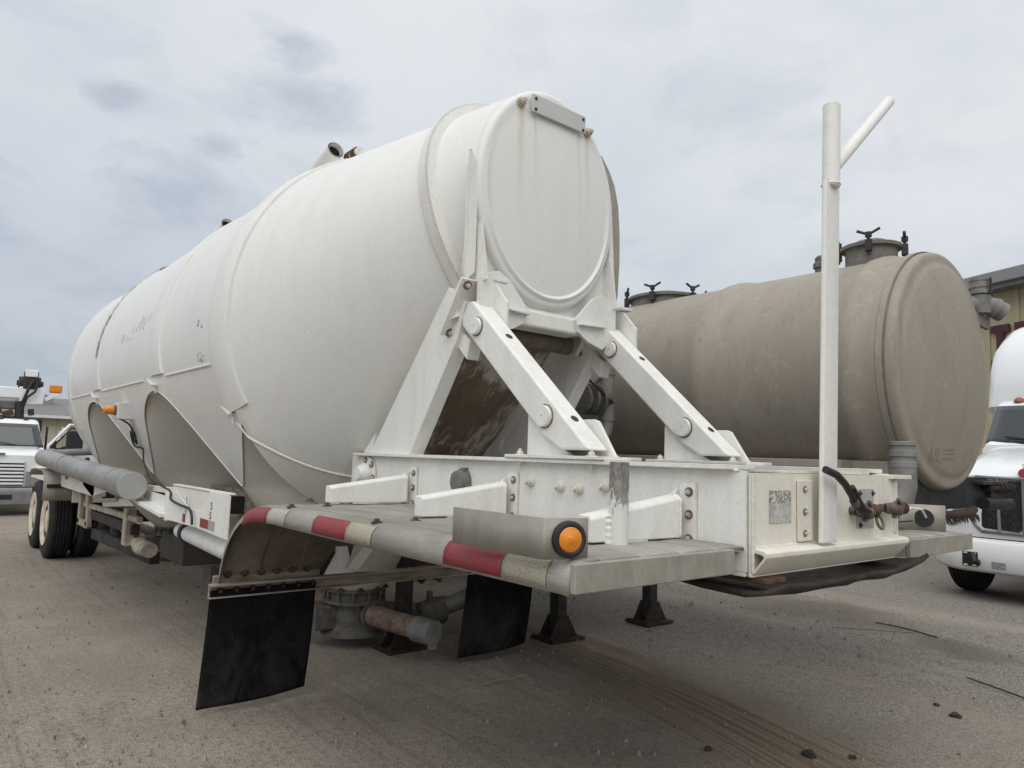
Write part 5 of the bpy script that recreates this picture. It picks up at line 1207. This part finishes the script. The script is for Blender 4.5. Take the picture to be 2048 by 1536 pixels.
# ================================================================== RIGHT SEMI TRUCK (front towards the trailers)
K = thing('semi_truck', 'white semi truck with dark mesh grille and tall sleeper fairing, nose towards the tan tank', 'truck', (10.45, 2.93, 0), 0)
KA = rad(4)                                    # local frame: u across the front (towards image left), v backwards, z up
K.rotation_euler = (0, 0, -KA)                  # local +Y = across direction (sin28, cos28); local +X = backwards
# local axes: y = across, x = depth behind the bumper
def semi():
    P = 'truck_paint'
    def loft(secs, name, mat, smooth=40, caps=True, bevel=0.0):
        m = MB(); m.grid(secs, closed=True)
        if caps: n = len(secs[0]); m.add(secs[0], [tuple(range(n))]); m.add(secs[-1], [tuple(range(n))])
        return m.build(name, mat, K, smooth=smooth, local=True, bevel=bevel)
    def sec(x, w_, z0, z1, r=0.15, wt=None, n=6):
        wt = wt or w_; pts = [(x, -w_, z0), (x, w_, z0)]
        for k in range(n+1):
            a = pi/2*k/n; pts.append((x, wt-r+r*cos(a), z1-r+r*sin(a)))
        for k in range(n+1):
            a = pi/2+pi/2*k/n; pts.append((x, -wt+r+r*cos(a), z1-r+r*sin(a)))
        return pts
    # hood and fenders
    loft([sec(0.10, 0.92, 0.78, 1.56, 0.18, 0.86), sec(0.16, 1.0, 0.74, 1.62, 0.24, 0.92), sec(0.5, 1.08, 0.72, 1.74, 0.28, 0.97), sec(1.1, 1.12, 0.72, 1.90, 0.28, 1.0), sec(1.55, 1.14, 0.72, 1.99, 0.25, 1.02)], 'hood', P)
    # bumper, wrapped
    m = MB(); rows = []
    for z, o in ((0.36, 0.06), (0.40, 0.015), (0.55, 0.0), (0.72, 0.01), (0.77, 0.05)):
        rows.append([(o+0.42*max(0, (abs(t)-0.55)/0.45)**2.2, 1.22*t, z+0.03*max(0, (abs(t)-0.6)/0.4)) for t in [i/20-1 for i in range(41)]])
    m.grid(rows); m.build('bumper', P, K, smooth=50, local=True, solid=0.02)
    m = MB(); m.b2((0.08, -1.0, 0.73), (0.2, 1.0, 0.785)); m.build('bumper_gap', 'black_plastic', K, local=True)
    # grille: two mesh panels in a grey surround
    for s_ in (-1, 1):
        g = []
        for (y, z) in ((0.035, 1.50), (0.035, 0.93), (0.08, 0.885), (0.47, 0.90), (0.53, 0.96), (0.56, 1.46), (0.53, 1.51)) if True else ():
            g.append((0.085+0.06*y*y, s_*y, z))
        m = MB(); m.prism(g, (0.02, 0, 0)); m.build('grille', 'grille_mesh', K, local=True)
        fr = [(y*1.0, z) for y, z in ((0.015, 1.53), (0.015, 0.86), (0.49, 0.865), (0.575, 0.94), (0.595, 1.49), (0.55, 1.545))]
        m = MB(); pts = [(0.078+0.06*y*y, s_*y, z) for y, z in fr]; m.tube(pts+[pts[0], pts[1]], 0.022, 10); m.build('grille_frame', 'bumper_grey', K, smooth=50, local=True)
        m = MB(); m.tube([(0.075+0.06*y*y, s_*y, z) for y, z in ((0.30, 1.53), (0.29, 0.87))], 0.02, 10); m.build('grille_bar', 'bumper_grey', K, smooth=50, local=True)
        # headlamp
        m = MB(); pl = [(0.66, 1.22), (0.66, 1.0), (0.84, 0.90), (0.98, 0.92), (0.97, 1.08), (0.84, 1.20)]
        m.prism([(0.055+0.55*max(0, y-0.80), s_*y, z) for y, z in pl], (0.06, 0, 0)); hl = m.build('headlamp', 'lamp_glass', K, local=True, bevel=0.015, seg=3)
        for cy, cz in ((0.75, 1.07), (0.88, 1.00)):
            m = MB(); m.lathe([(0.08, -0.01), (0.082, 0.012), (0.07, 0.015), (0.05, 0.004), (0.0, 0.0)], (0.055+0.55*max(0, cy-0.80)-0.008, s_*cy, cz), (-1, s_*0.3, 0), 24); m.build('lamp_bowl', 'chrome', hl, smooth=35, local=True)
        # tow hook plate
        m = MB(); m.b2((-0.015, s_*0.60-0.09, 0.42), (0.0, s_*0.60+0.09, 0.60)); th = m.build('tow_plate', 'black_plastic', K, local=True, bevel=0.004)
        m = MB(); m.tube([(-0.02, s_*0.56, 0.58), (-0.10, s_*0.52, 0.56), (-0.17, s_*0.48, 0.50), (-0.12, s_*0.46, 0.47), (-0.02, s_*0.50, 0.49)], 0.024, 10); m.build('tow_hook', 'dark_steel', K, smooth=45, local=True)
        m = MB()
        for dy in (-0.05, 0.05):
            for z in (0.435, 0.585): m.b2((-0.018, s_*0.60+dy-0.022, z-0.008), (-0.0145, s_*0.60+dy+0.022, z+0.008))
        m.build('plate_slots', 'box_white', K, local=True)
        m = MB(); m.b2((-0.012, s_*0.28-0.08, 0.42), (0.02, s_*0.28+0.08, 0.51)); m.build('fog_lamp', 'lamp_glass', K, local=True, bevel=0.01)
        # front wheel
        m = MB(); m.lathe([(0.0, -0.08), (0.29, -0.12), (0.36, -0.14), (0.47, -0.14), (0.51, -0.11)]+[q for g_ in (-0.05, 0, 0.05) for q in ((0.515, g_-0.01), (0.50, g_-0.007), (0.50, g_+0.007), (0.515, g_+0.01))]+[(0.51, 0.11), (0.47, 0.14), (0.36, 0.14), (0.29, 0.12), (0, 0.10)], (0.98, s_*0.98, 0.50), (0, 1, 0), 48); m.build('wheel', 'tyre_rubber', K, smooth=35, local=True)
        # fender arch over the wheel
        m = MB(); rows = [[(0.98-0.62*cos(a), s_*y, 0.50+0.60*sin(a)) for y in (0.86, 1.0, 1.16, 1.20)] for a in [rad(q) for q in range(5, 176, 10)]]
        m.grid(rows); m.build('wheel_arch', P, K, smooth=50, local=True, solid=0.02)
    # cab
    loft([sec(1.50, 1.02, 0.9, 2.0, 0.1), sec(1.62, 1.04, 0.8, 2.08, 0.1, 1.02), sec(2.05, 1.10, 0.8, 2.62, 0.10, 1.05), sec(2.2, 1.12, 0.8, 2.70, 0.12, 1.06), sec(3.0, 1.12, 0.8, 2.72, 0.12, 1.06)], 'cab', P)
    m = MB(); rows = []
    for i in range(9):
        t = i/8; rows.append([(1.525+0.42*t+0.05*(k/12*2-1)**2, lerp(1.0, 1.0, t)*(k/12*2-1), 2.03+0.56*t) for k in range(13)])
    m.grid(rows); ws = m.build('windshield', 'cab_glass', K, smooth=50, local=True, solid=0.008)
    m = MB(); m.tube([(1.52+0.10, -0.95, 2.01), (1.52, -0.4, 2.015), (1.515, 0, 2.02), (1.52, 0.4, 2.015), (1.62, 0.95, 2.01)], 0.025, 8); m.build('wiper_cowl', 'black_plastic', K, smooth=50, local=True)
    for s_ in (-1, 1):
        m = MB(); m.tube([(1.53, s_*0.1, 2.04), (1.56, s_*0.75, 2.12)], 0.014, 8); m.build('wiper', 'black_plastic', K, smooth=50, local=True)
    # sleeper with roof fairing
    loft([sec(2.15, 1.14, 2.6, 2.95, 0.12, 1.10), sec(2.25, 1.22, 2.58, 3.35, 0.26, 1.17), sec(2.45, 1.28, 2.55, 3.65, 0.36, 1.22), sec(2.85, 1.34, 2.5, 3.90, 0.42, 1.27), sec(3.5, 1.36, 0.8, 4.05, 0.40, 1.3), sec(5.2, 1.36, 0.8, 4.05, 0.3, 1.3)], 'sleeper', P)
    for y in (-0.75, -0.3, 0, 0.3, 0.75):
        m = MB(); m.lathe([(0.07, 0), (0.065, 0.03), (0.03, 0.06), (0, 0.065)], (2.12, y, 2.66), (-0.2, 0, 1), 18); m.build('marker_lamp', 'dull_amber', K, smooth=40, local=True)
    # hood emblem
    m = MB(); m.lathe([(0.06, 0.0), (0.056, 0.008), (0, 0.01)], (0.078, 0.0, 1.60), (-1, 0, 0.25), 30); em = m.build('emblem', 'red_emblem', K, smooth=35, local=True)
    m = MB(); m.ring([(0.058, 0), (0.067, 0), (0.067, 0.012), (0.058, 0.012)], (0.078, 0.0, 1.60), (-1, 0, 0.25), 30); m.build('emblem_rim', 'chrome', em, smooth=35, local=True)
    m = MB(); m.prism([(0.09, -0.02, 1.67), (0.09, 0.02, 1.67), (0.12, 0.04, 1.72), (0.12, -0.04, 1.72)], (0.03, 0, 0)); m.build('hood_ornament', 'chrome', K, local=True, bevel=0.006)
    m = MB(); m.tube([(1.25, 0.98, 1.8), (0.9, 0.95, 1.72), (0.5, 0.93, 1.6)], 0.004, 6); m.build('hood_seam', 'dark_steel', K, smooth=50, local=True)
    m = MB(); m.b2((0.6, -0.45, 0.45), (7.6, -0.35, 0.75)); m.b2((0.6, 0.35, 0.45), (7.6, 0.45, 0.75)); m.build('frame_rail', 'dark_steel', K, local=True)
    for s_ in (-1, 1):
        for x in (5.9, 7.2):
            m = MB(); m.lathe([(0.0, -0.3), (0.36, -0.32), (0.48, -0.31), (0.51, -0.28), (0.51, 0.28), (0.48, 0.31), (0.36, 0.32), (0, 0.3)], (x, s_*0.9, 0.50), (0, 1, 0), 40); m.build('wheel', 'tyre_rubber', K, smooth=35, local=True)
semi()

# ================================================================== LEFT BUCKET TRUCK
B = thing('bucket_truck', 'white bucket truck with its driver door open, behind the tanker wheels', 'truck', (1.50, 19.3, 0), rad(-4))
def bucket():
    P = 'truck_paint'
    def loft(secs, name, mat, smooth=40):
        m = MB(); m.grid(secs, closed=True); n = len(secs[0]); m.add(secs[0], [tuple(range(n))]); m.add(secs[-1], [tuple(range(n))]); return m.build(name, mat, B, smooth=smooth, local=True)
    def sec(y, w_, z0, z1, r=0.12, wt=None):
        wt = wt or w_; p = [(-w_, y, z0), (w_, y, z0)]
        p += [(wt-r+r*cos(pi/2*k/5), y, z1-r+r*sin(pi/2*k/5)) for k in range(6)]
        p += [(-wt+r+r*cos(pi/2+pi/2*k/5), y, z1-r+r*sin(pi/2+pi/2*k/5)) for k in range(6)]; return p
    loft([sec(0.12, 0.92, 0.62, 1.30, 0.10, 0.74), sec(0.25, 0.98, 0.58, 1.38, 0.12, 0.78), sec(0.8, 1.0, 0.56, 1.46, 0.14, 0.82), sec(1.25, 1.0, 0.56, 1.50, 0.12, 0.84)], 'hood', P)
    m = MB(); m.prism([(-0.93, 0.0, 0.22), (0.93, 0.0, 0.22), (0.97, 0.0, 0.30), (0.97, 0.0, 0.54), (-0.97, 0.0, 0.54), (-0.97, 0.0, 0.30)], (0, 0.22, 0)); m.build('bumper', 'bumper_grey', B, local=True, bevel=0.03, seg=3)
    m = MB(); m.b2((-0.33, -0.006, 0.34), (0.33, 0.01, 0.45)); m.build('bumper_slot', 'black_plastic', B, local=True, bevel=0.01)
    m = MB(); m.b2((-0.50, 0.085, 0.64), (0.50, 0.125, 1.16)); m.build('grille_back', 'black_plastic', B, local=True)
    for k in range(7):
        z = 0.66+0.078*k; m = MB(); m.b2((-0.50, 0.05, z), (0.50, 0.09, z+0.045)); m.build('grille_bar', P, B, local=True, bevel=0.008)
    m = MB(); m.b2((-0.012, 0.045, 0.66), (0.012, 0.095, 1.17)); m.build('grille_mullion', P, B, local=True, bevel=0.004)
    m = MB(); m.b2((-0.13, 0.06, 1.31), (0.13, 0.13, 1.35)); m.build('hood_badge', 'cast_grey', B, local=True, bevel=0.004)
    for s_ in (-1, 1):
        m = MB(); m.prism([(s_*0.54, 0.06, 0.64), (s_*0.86, 0.06, 0.66), (s_*0.84, 0.06, 0.90), (s_*0.54, 0.06, 0.96)], (0, 0.08, 0)); h = m.build('headlamp', 'lamp_glass', B, local=True, bevel=0.01)
        m = MB(); m.b2((s_*0.76-0.06, 0.05, 0.80), (s_*0.76+0.06, 0.07, 0.88)); m.build('turn_lamp', 'red_lens', h, local=True, bevel=0.006)
        m = MB(); m.lathe([(0, -0.1), (0.25, -0.12), (0.40, -0.12), (0.43, -0.08), (0.43, 0.08), (0.40, 0.12), (0.25, 0.12), (0, 0.1)], (s_*0.86, 1.0, 0.43), (1, 0, 0), 36); m.build('wheel', 'tyre_rubber', B, smooth=35, local=True)
    loft([sec(1.2, 0.92, 0.6, 1.45, 0.08), sec(1.3, 0.93, 0.6, 1.50, 0.08, 0.90), sec(1.85, 0.95, 0.6, 2.08, 0.10, 0.78), sec(2.0, 0.95, 0.6, 2.15, 0.12, 0.78), sec(2.7, 0.95, 0.6, 2.16, 0.12, 0.78)], 'cab', P)
    m = MB(); rows = [[(lerp(0.88, 0.745, t)*(k/10*2-1), 1.245+0.49*t+0.015*(k/10*2-1)**2, 1.48+0.55*t) for k in range(11)] for t in [i/6 for i in range(7)]]
    m.grid(rows); m.build('windshield', 'cab_glass', B, smooth=50, local=True, solid=0.008)
    m = MB(); m.tube([(0.82, 1.25, 1.50), (0.2, 1.22, 1.50), (-0.8, 1.25, 1.50)], 0.016, 8); m.tube([(0.5, 1.25, 1.49), (-0.15, 1.28, 1.62)], 0.010, 6); m.build('wiper', 'black_plastic', B, smooth=50, local=True)
    for x in (-0.5, 0, 0.5):
        m = MB(); m.lathe([(0.06, 0), (0.05, 0.03), (0, 0.045)], (x, 1.98, 2.145), (0, 0, 1), 14); m.build('marker_lamp', 'rust', B, smooth=40, local=True)
    # open driver door, hinged forward edge at the cab corner
    ang = rad(68)
    def D(u, z, o=0.0): return (0.97+u*sin(ang)+o*cos(ang), 1.40+u*cos(ang)-o*sin(ang), z)
    outl = [(0, 0.62), (1.05, 0.62), (1.05, 1.45), (0.98, 1.90), (0.80, 2.06), (0.45, 2.06), (0.0, 1.50)]
    win = [(0.16, 1.46), (0.96, 1.46), (0.92, 1.80), (0.78, 1.97), (0.50, 1.97), (0.16, 1.58)]
    m = MB(); m.prism([D(u, z) for u, z in [(0, 0.62), (1.05, 0.62), (1.05, 1.44), (0, 1.44)]], V(D(0, 0, 0.06))-V(D(0, 0, 0))); dr = m.build('door', P, B, local=True, bevel=0.012)
    fr = [(0.0, 1.45), (0.0, 1.52), (0.45, 2.05), (0.80, 2.05), (0.98, 1.88), (1.03, 1.44)]
    m = MB(); m.tube([D(u, z, 0.03) for u, z in fr], 0.035, 8); m.build('door_frame', P, dr, smooth=40, local=True)
    m = MB(); m.tube([D(u, z, 0.03) for u, z in win+[win[0]]], 0.020, 8); m.build('window_seal', 'black_plastic', dr, smooth=40, local=True)
    m = MB(); m.add([D(u, z, 0.03) for u, z in win], [tuple(range(len(win)))]); m.build('door_glass', 'glass', dr, local=True)
    m = MB(); m.prism([D(0.02, 1.46, 0.0), D(0.16, 1.46, 0.0), D(0.16, 1.66, 0.0)], V(D(0, 0, 0.06))-V(D(0, 0, 0))); m.build('quarter_panel', 'black_plastic', dr, local=True)
    m = MB(); c = V(D(0.50, 1.66, 0.22)); m.box(c, (0.36, 0.12, 0.50)); m.build('mirror', 'black_plastic', B, local=True, bevel=0.04, seg=3)
    m = MB(); m.tube([D(0.30, 1.48, 0), V(c)+V((0, 0, -0.1))], 0.02, 8); m.build('mirror_arm', 'black_plastic', B, smooth=40, local=True)
    m = MB(); m.box(D(0.92, 1.18, 0.075), (0.10, 0.06, 0.16)); m.build('door_handle', 'black_plastic', dr, local=True, bevel=0.02)
    m = MB(); m.b2((0.955, 1.7, 0.72), (0.965, 2.55, 2.0)); m.build('door_opening', 'cab_dark', B, local=True)
    # body and boom
    m = MB(); m.b2((-1.05, 2.9, 0.6), (1.05, 6.5, 1.6)); m.build('utility_body', P, B, local=True, bevel=0.03)
    m = MB(); m.b2((-0.9, 3.2, 1.6), (0.9, 4.4, 2.2)); m.build('boom_pedestal', 'under_steel', B, local=True, bevel=0.03)
    m = MB(); m.b2((-2.2, 3.0, 2.70), (0.62, 3.35, 2.98)); m.build('boom', P, B, local=True, bevel=0.03, seg=3)
    m = MB(); m.b2((-1.8, 2.95, 2.42), (0.40, 3.3, 2.62)); m.build('lower_boom', 'cast_grey', B, local=True, bevel=0.02)
    m = MB(); m.prism([(0.36, 2.94, 2.52), (0.86, 2.94, 2.58), (0.90, 2.94, 2.95), (0.66, 2.94, 3.02), (0.32, 2.94, 3.0)], (0, 0.42, 0)); m.build('boom_head', P, B, local=True, bevel=0.02)
    m = MB(); m.cyl((0.30, 3.1, 3.10), (0.78, 3.1, 3.10), 0.17, n=24); m.cyl((0.26, 3.1, 3.10), (0.84, 3.1, 3.10), 0.07, n=16); m.b2((0.40, 2.92, 2.95), (0.72, 3.3, 3.40)); m.build('winch', 'dark_steel', B, local=True, bevel=0.02)
    m = MB(); m.b2((0.42, 2.90, 3.26), (0.70, 3.2, 3.44)); m.build('winch_cover', P, B, local=True, bevel=0.02)
    m = MB(); m.tube([(0.62, 2.86, 3.2), (0.52, 2.80, 2.95), (0.42, 2.82, 2.6), (0.36, 2.85, 2.3), (0.46, 2.85, 2.25)], 0.035, 10); m.tube([(0.70, 2.86, 3.1), (0.66, 2.82, 2.88), (0.50, 2.82, 2.72), (0.42, 2.84, 2.4)], 0.03, 10); m.tube([(0.36, 2.85, 2.62), (0.38, 2.85, 2.2)], 0.10, 12); m.build('hydraulic_hose', 'black_plastic', B, smooth=50, local=True)
    m = MB(); m.b2((0.98, 2.95, 2.90), (1.26, 3.25, 3.10)); m.build('beacon', 'amber_lens', B, local=True, bevel=0.03, seg=3)
    m = MB(); m.prism([(0.88, 2.96, 2.74), (1.06, 2.96, 2.88), (1.28, 2.96, 2.88), (0.92, 2.96, 2.66)], (0, 0.2, 0)); m.build('beacon_bracket', P, B, local=True, bevel=0.006)
    rnd = random.Random(9)
    for k in range(9):
        x = -1.3+0.24*k; m = MB(); m.box((x, 2.9+0.1*rnd.random(), 2.28+0.10*rnd.random()), (0.10+0.15*rnd.random(), 0.2, 0.06+0.12*rnd.random()), Matrix.Rotation(rnd.uniform(-0.5, 0.5), 3, 'Y')); m.build('boom_linkage', rnd.choice(('under_steel', 'rust', 'cast_grey')), B, local=True, bevel=0.01)
    m = MB(); m.tube([(-0.35, 2.9, 2.2), (0.0, 2.85, 2.24), (0.2, 2.85, 2.2), (0.32, 2.85, 2.26)], 0.02, 8); m.build('boom_chain', 'dark_steel', B, smooth=50, local=True)
bucket()
S = thing('service_truck', 'white utility service body glimpsed behind the bucket truck door', 'truck', (4.35, 24.6, 0), rad(-6))
def service():
    P = 'box_white'
    m = MB(); m.b2((-1.0, 0, 0.5), (1.0, 3.4, 1.72)); m.build('utility_body', P, S, local=True, bevel=0.03)
    m = MB(); m.b2((-1.05, -0.04, 1.80), (1.05, 0.02, 1.95)); m.b2((-0.98, -0.02, 1.70), (-0.90, 0.06, 2.05)); m.b2((0.9, -0.02, 1.70), (0.98, 0.06, 2.05)); m.build('ladder_rack', P, S, local=True, bevel=0.01)
    m = MB(); m.b2((-0.92, -0.015, 0.7), (-0.05, -0.003, 1.6)); m.b2((0.05, -0.015, 0.7), (0.92, -0.003, 1.6)); m.build('locker_door', P, S, local=True, bevel=0.01)
    m = MB(); m.lathe([(0.09, 0), (0.09, 0.02), (0, 0.02)], (-0.3, -0.015, 1.3), (0, -1, 0), 16); m.build('locker_latch', 'black_plastic', S, smooth=35, local=True)
    for s_ in (-1, 1):
        for y in (0.9, 4.4):
            m = MB(); m.lathe([(0, -0.1), (0.25, -0.12), (0.38, -0.12), (0.41, -0.08), (0.41, 0.08), (0.38, 0.12), (0.25, 0.12), (0, 0.1)], (s_*0.86, y, 0.41), (1, 0, 0), 28); m.build('wheel', 'tyre_rubber', S, smooth=35, local=True)
    m = MB(); m.b2((-0.95, 3.5, 0.5), (0.95, 5.2, 1.9)); m.build('cab', P, S, local=True, bevel=0.1, seg=3)
service()

# ================================================================== BUILDINGS
H1 = thing('metal_building', 'low pale metal building with grey roof beyond the bucket truck', 'building', (2.0, 46.0, 0))
def low_building():
    m = MB(); m.b2((-22, 46, 0), (16, 60, 3.0)); m.build('wall', 'pale_wall', H1)
    for k in range(52):
        x = -21.7+0.73*k; m = MB(); m.b2((x, 45.96, 0.05), (x+0.09, 45.998, 2.9)); m.build('wall_rib', 'pale_wall', H1) if -3 < x < 12 else None
    m = MB(); m.prism([(-22.4, 45.4, 2.98), (-22.4, 45.4, 3.08), (-22.4, 53, 4.35), (-22.4, 60.6, 3.08), (-22.4, 60.6, 2.98)], (38.8, 0, 0)); m.build('roof', 'roof_grey', H1)
    m = MB(); m.b2((-22.4, 45.34, 2.90), (16.4, 45.42, 3.06)); m.build('gutter', 'box_white', H1)
    m = MB(); m.b2((4.6, 49.5, 3.6), (6.2, 51, 4.35)); m.build('roof_unit', 'fascia_grey', H1, bevel=0.03)
low_building()
H2 = thing('sign_building', 'tall olive ribbed metal building with maroon letters behind the semi truck', 'building', (20.2, 6.3, 0), -rad(21))
def tall_building():      # local +Y runs along the wall, +X is behind it
    m = MB(); m.b2((0, -14, 0), (12, 7.5, 6.05)); m.build('wall', 'olive_wall', H2, local=True)
    for k in range(28):
        y = -13.8+0.76*k; m = MB(); m.b2((-0.035, y, 0.05), (-0.003, y+0.10, 5.95)); m.build('wall_rib', 'olive_wall', H2, local=True)
    m = MB(); m.b2((-0.55, -14.3, 6.06), (12.5, 7.8, 6.36)); m.build('roof_fascia', 'fascia_grey', H2, local=True, bevel=0.03)
    m = MB(); m.b2((-0.45, -14.2, 5.95), (-0.04, 7.7, 6.055)); m.build('soffit', 'roof_grey', H2, local=True)
    def letter(y, polys, name):
        m = MB()
        for p in polys: m.prism([(-0.10, y-a, 4.14+b) for a, b in p], (0.06, 0, 0))
        m.build('sign_letter', 'maroon_letter', H2, local=True)
    bar = lambda a0, a1, b0, b1: [(a0, b0), (a1, b0), (a1, b1), (a0, b1)]
    letter(-0.20, [bar(0, 0.46, 0.82, 1.0), bar(0.14, 0.32, 0.185, 0.815), bar(0, 0.46, 0, 0.18)], 'I')
    letter(-0.80, [bar(0, 0.80, 0.80, 1.0), bar(0.29, 0.51, 0.0, 0.795)], 'T')
    m = MB(); m.b2((-0.30, 0.95, 5.05), (-0.01, 1.35, 5.40)); m.build('wall_lamp', 'fascia_grey', H2, local=True, bevel=0.02)
tall_building()

# ================================================================== SMALL THINGS ON THE GROUND
def wire(name, pts, r, mat, label, cat):
    c = V(pts[0]); P = [V(p) for p in pts]; Q = []
    for i in range(len(P)-1):
        for k in range(5): Q.append(P[i].lerp(P[i+1], k/5))
    Q.append(P[-1]); m = MB(); m.tube([q-V((c.x, c.y, 0)) for q in Q], r, 6); o = m.build(name, mat, None, smooth=60); o.location = (c.x, c.y, 0); tag(o, label, cat); return o
wire('wire', [(7.95, 3.58, 0.006), (7.92, 3.35, 0.012), (7.88, 3.15, 0.009), (7.80, 2.93, 0.006)], 0.007, 'dark_steel', 'short black wire lying by the dark stain on the gravel', 'wire')
wire('wire', [(7.30, 3.72, 0.004), (7.55, 3.45, 0.006), (7.79, 3.13, 0.004)], 0.003, 'dark_steel', 'thin faint dark wire on the gravel left of the short black wire', 'wire')
wire('wire', [(6.52, 2.24, 0.006), (6.42, 2.05, 0.009), (6.31, 1.81, 0.006), (6.2, 1.6, 0.006)], 0.006, 'dark_steel', 'straight black wire on the gravel running off at the right', 'wire')
def straw():
    m = MB(); m.tube([(0, 0, 0.008), (0.12, 0.0, 0.02), (0.26, -0.02, 0.01), (0.36, -0.03, 0.03)], 0.004, 5); m.tube([(0.20, -0.01, 0.02), (0.30, 0.08, 0.05)], 0.003, 5); m.tube([(0.16, 0, 0.02), (0.24, -0.08, 0.02)], 0.003, 5)
    o = m.build('straw', 'dry_straw', None, smooth=60); o.location = (3.24, 4.18, 0); tag(o, 'yellow stalk of dry grass lying below the hanging mud flaps', 'straw')
straw()
def leaf():
    m = MB(); rows = [[(0.03*i, 0.02*s_*sin(pi*i/8), 0.012+0.01*abs(s_)+0.006*sin(i)) for s_ in (-1, 0, 1)] for i in range(9)]
    m.grid(rows); o = m.build('leaf', 'pebble', None, smooth=60, solid=0.002); o.location = (6.95, 5.2, 0); o.rotation_euler = (0, 0, 0.4); tag(o, 'pale curled leaf on the gravel right of the landing legs', 'leaf')
leaf()
def clod(x, y, r, label, seed):
    bm = bmesh.new(); bmesh.ops.create_icosphere(bm, subdivisions=3, radius=r)
    for v in bm.verts:
        n = noise.noise(v.co/r*1.3+V((seed, 0, 0)))*0.45+noise.noise(v.co/r*3.1+V((0, seed, 0)))*0.30
        v.co *= 1+n; v.co.z = max(v.co.z*0.6, -0.2*r)
    me = bpy.data.meshes.new('dirt_clod'); bm.to_mesh(me); bm.free(); me.materials.append(MATS['dirt_clod'])
    o = bpy.data.objects.new('dirt_clod', me); COL.objects.link(o); o.location = (x, y, 0.1*r); tag(o, label, 'dirt clod', 'dirt clods on the gravel'); return o
clod(4.03, 2.19, 0.036, 'largest dark dirt clod, near the bottom edge of the gravel', 1)
clod(4.20, 2.03, 0.020, 'small dark dirt clod just right of the largest clod', 2)
clod(5.46, 1.95, 0.036, 'flat dark dirt clod on the gravel near the right edge', 3)
clod(5.60, 2.12, 0.020, 'small dirt clod behind the flat clod near the right edge', 4)
clod(3.62, 2.57, 0.022, 'pale brown dirt clod left of and behind the largest clod', 5)
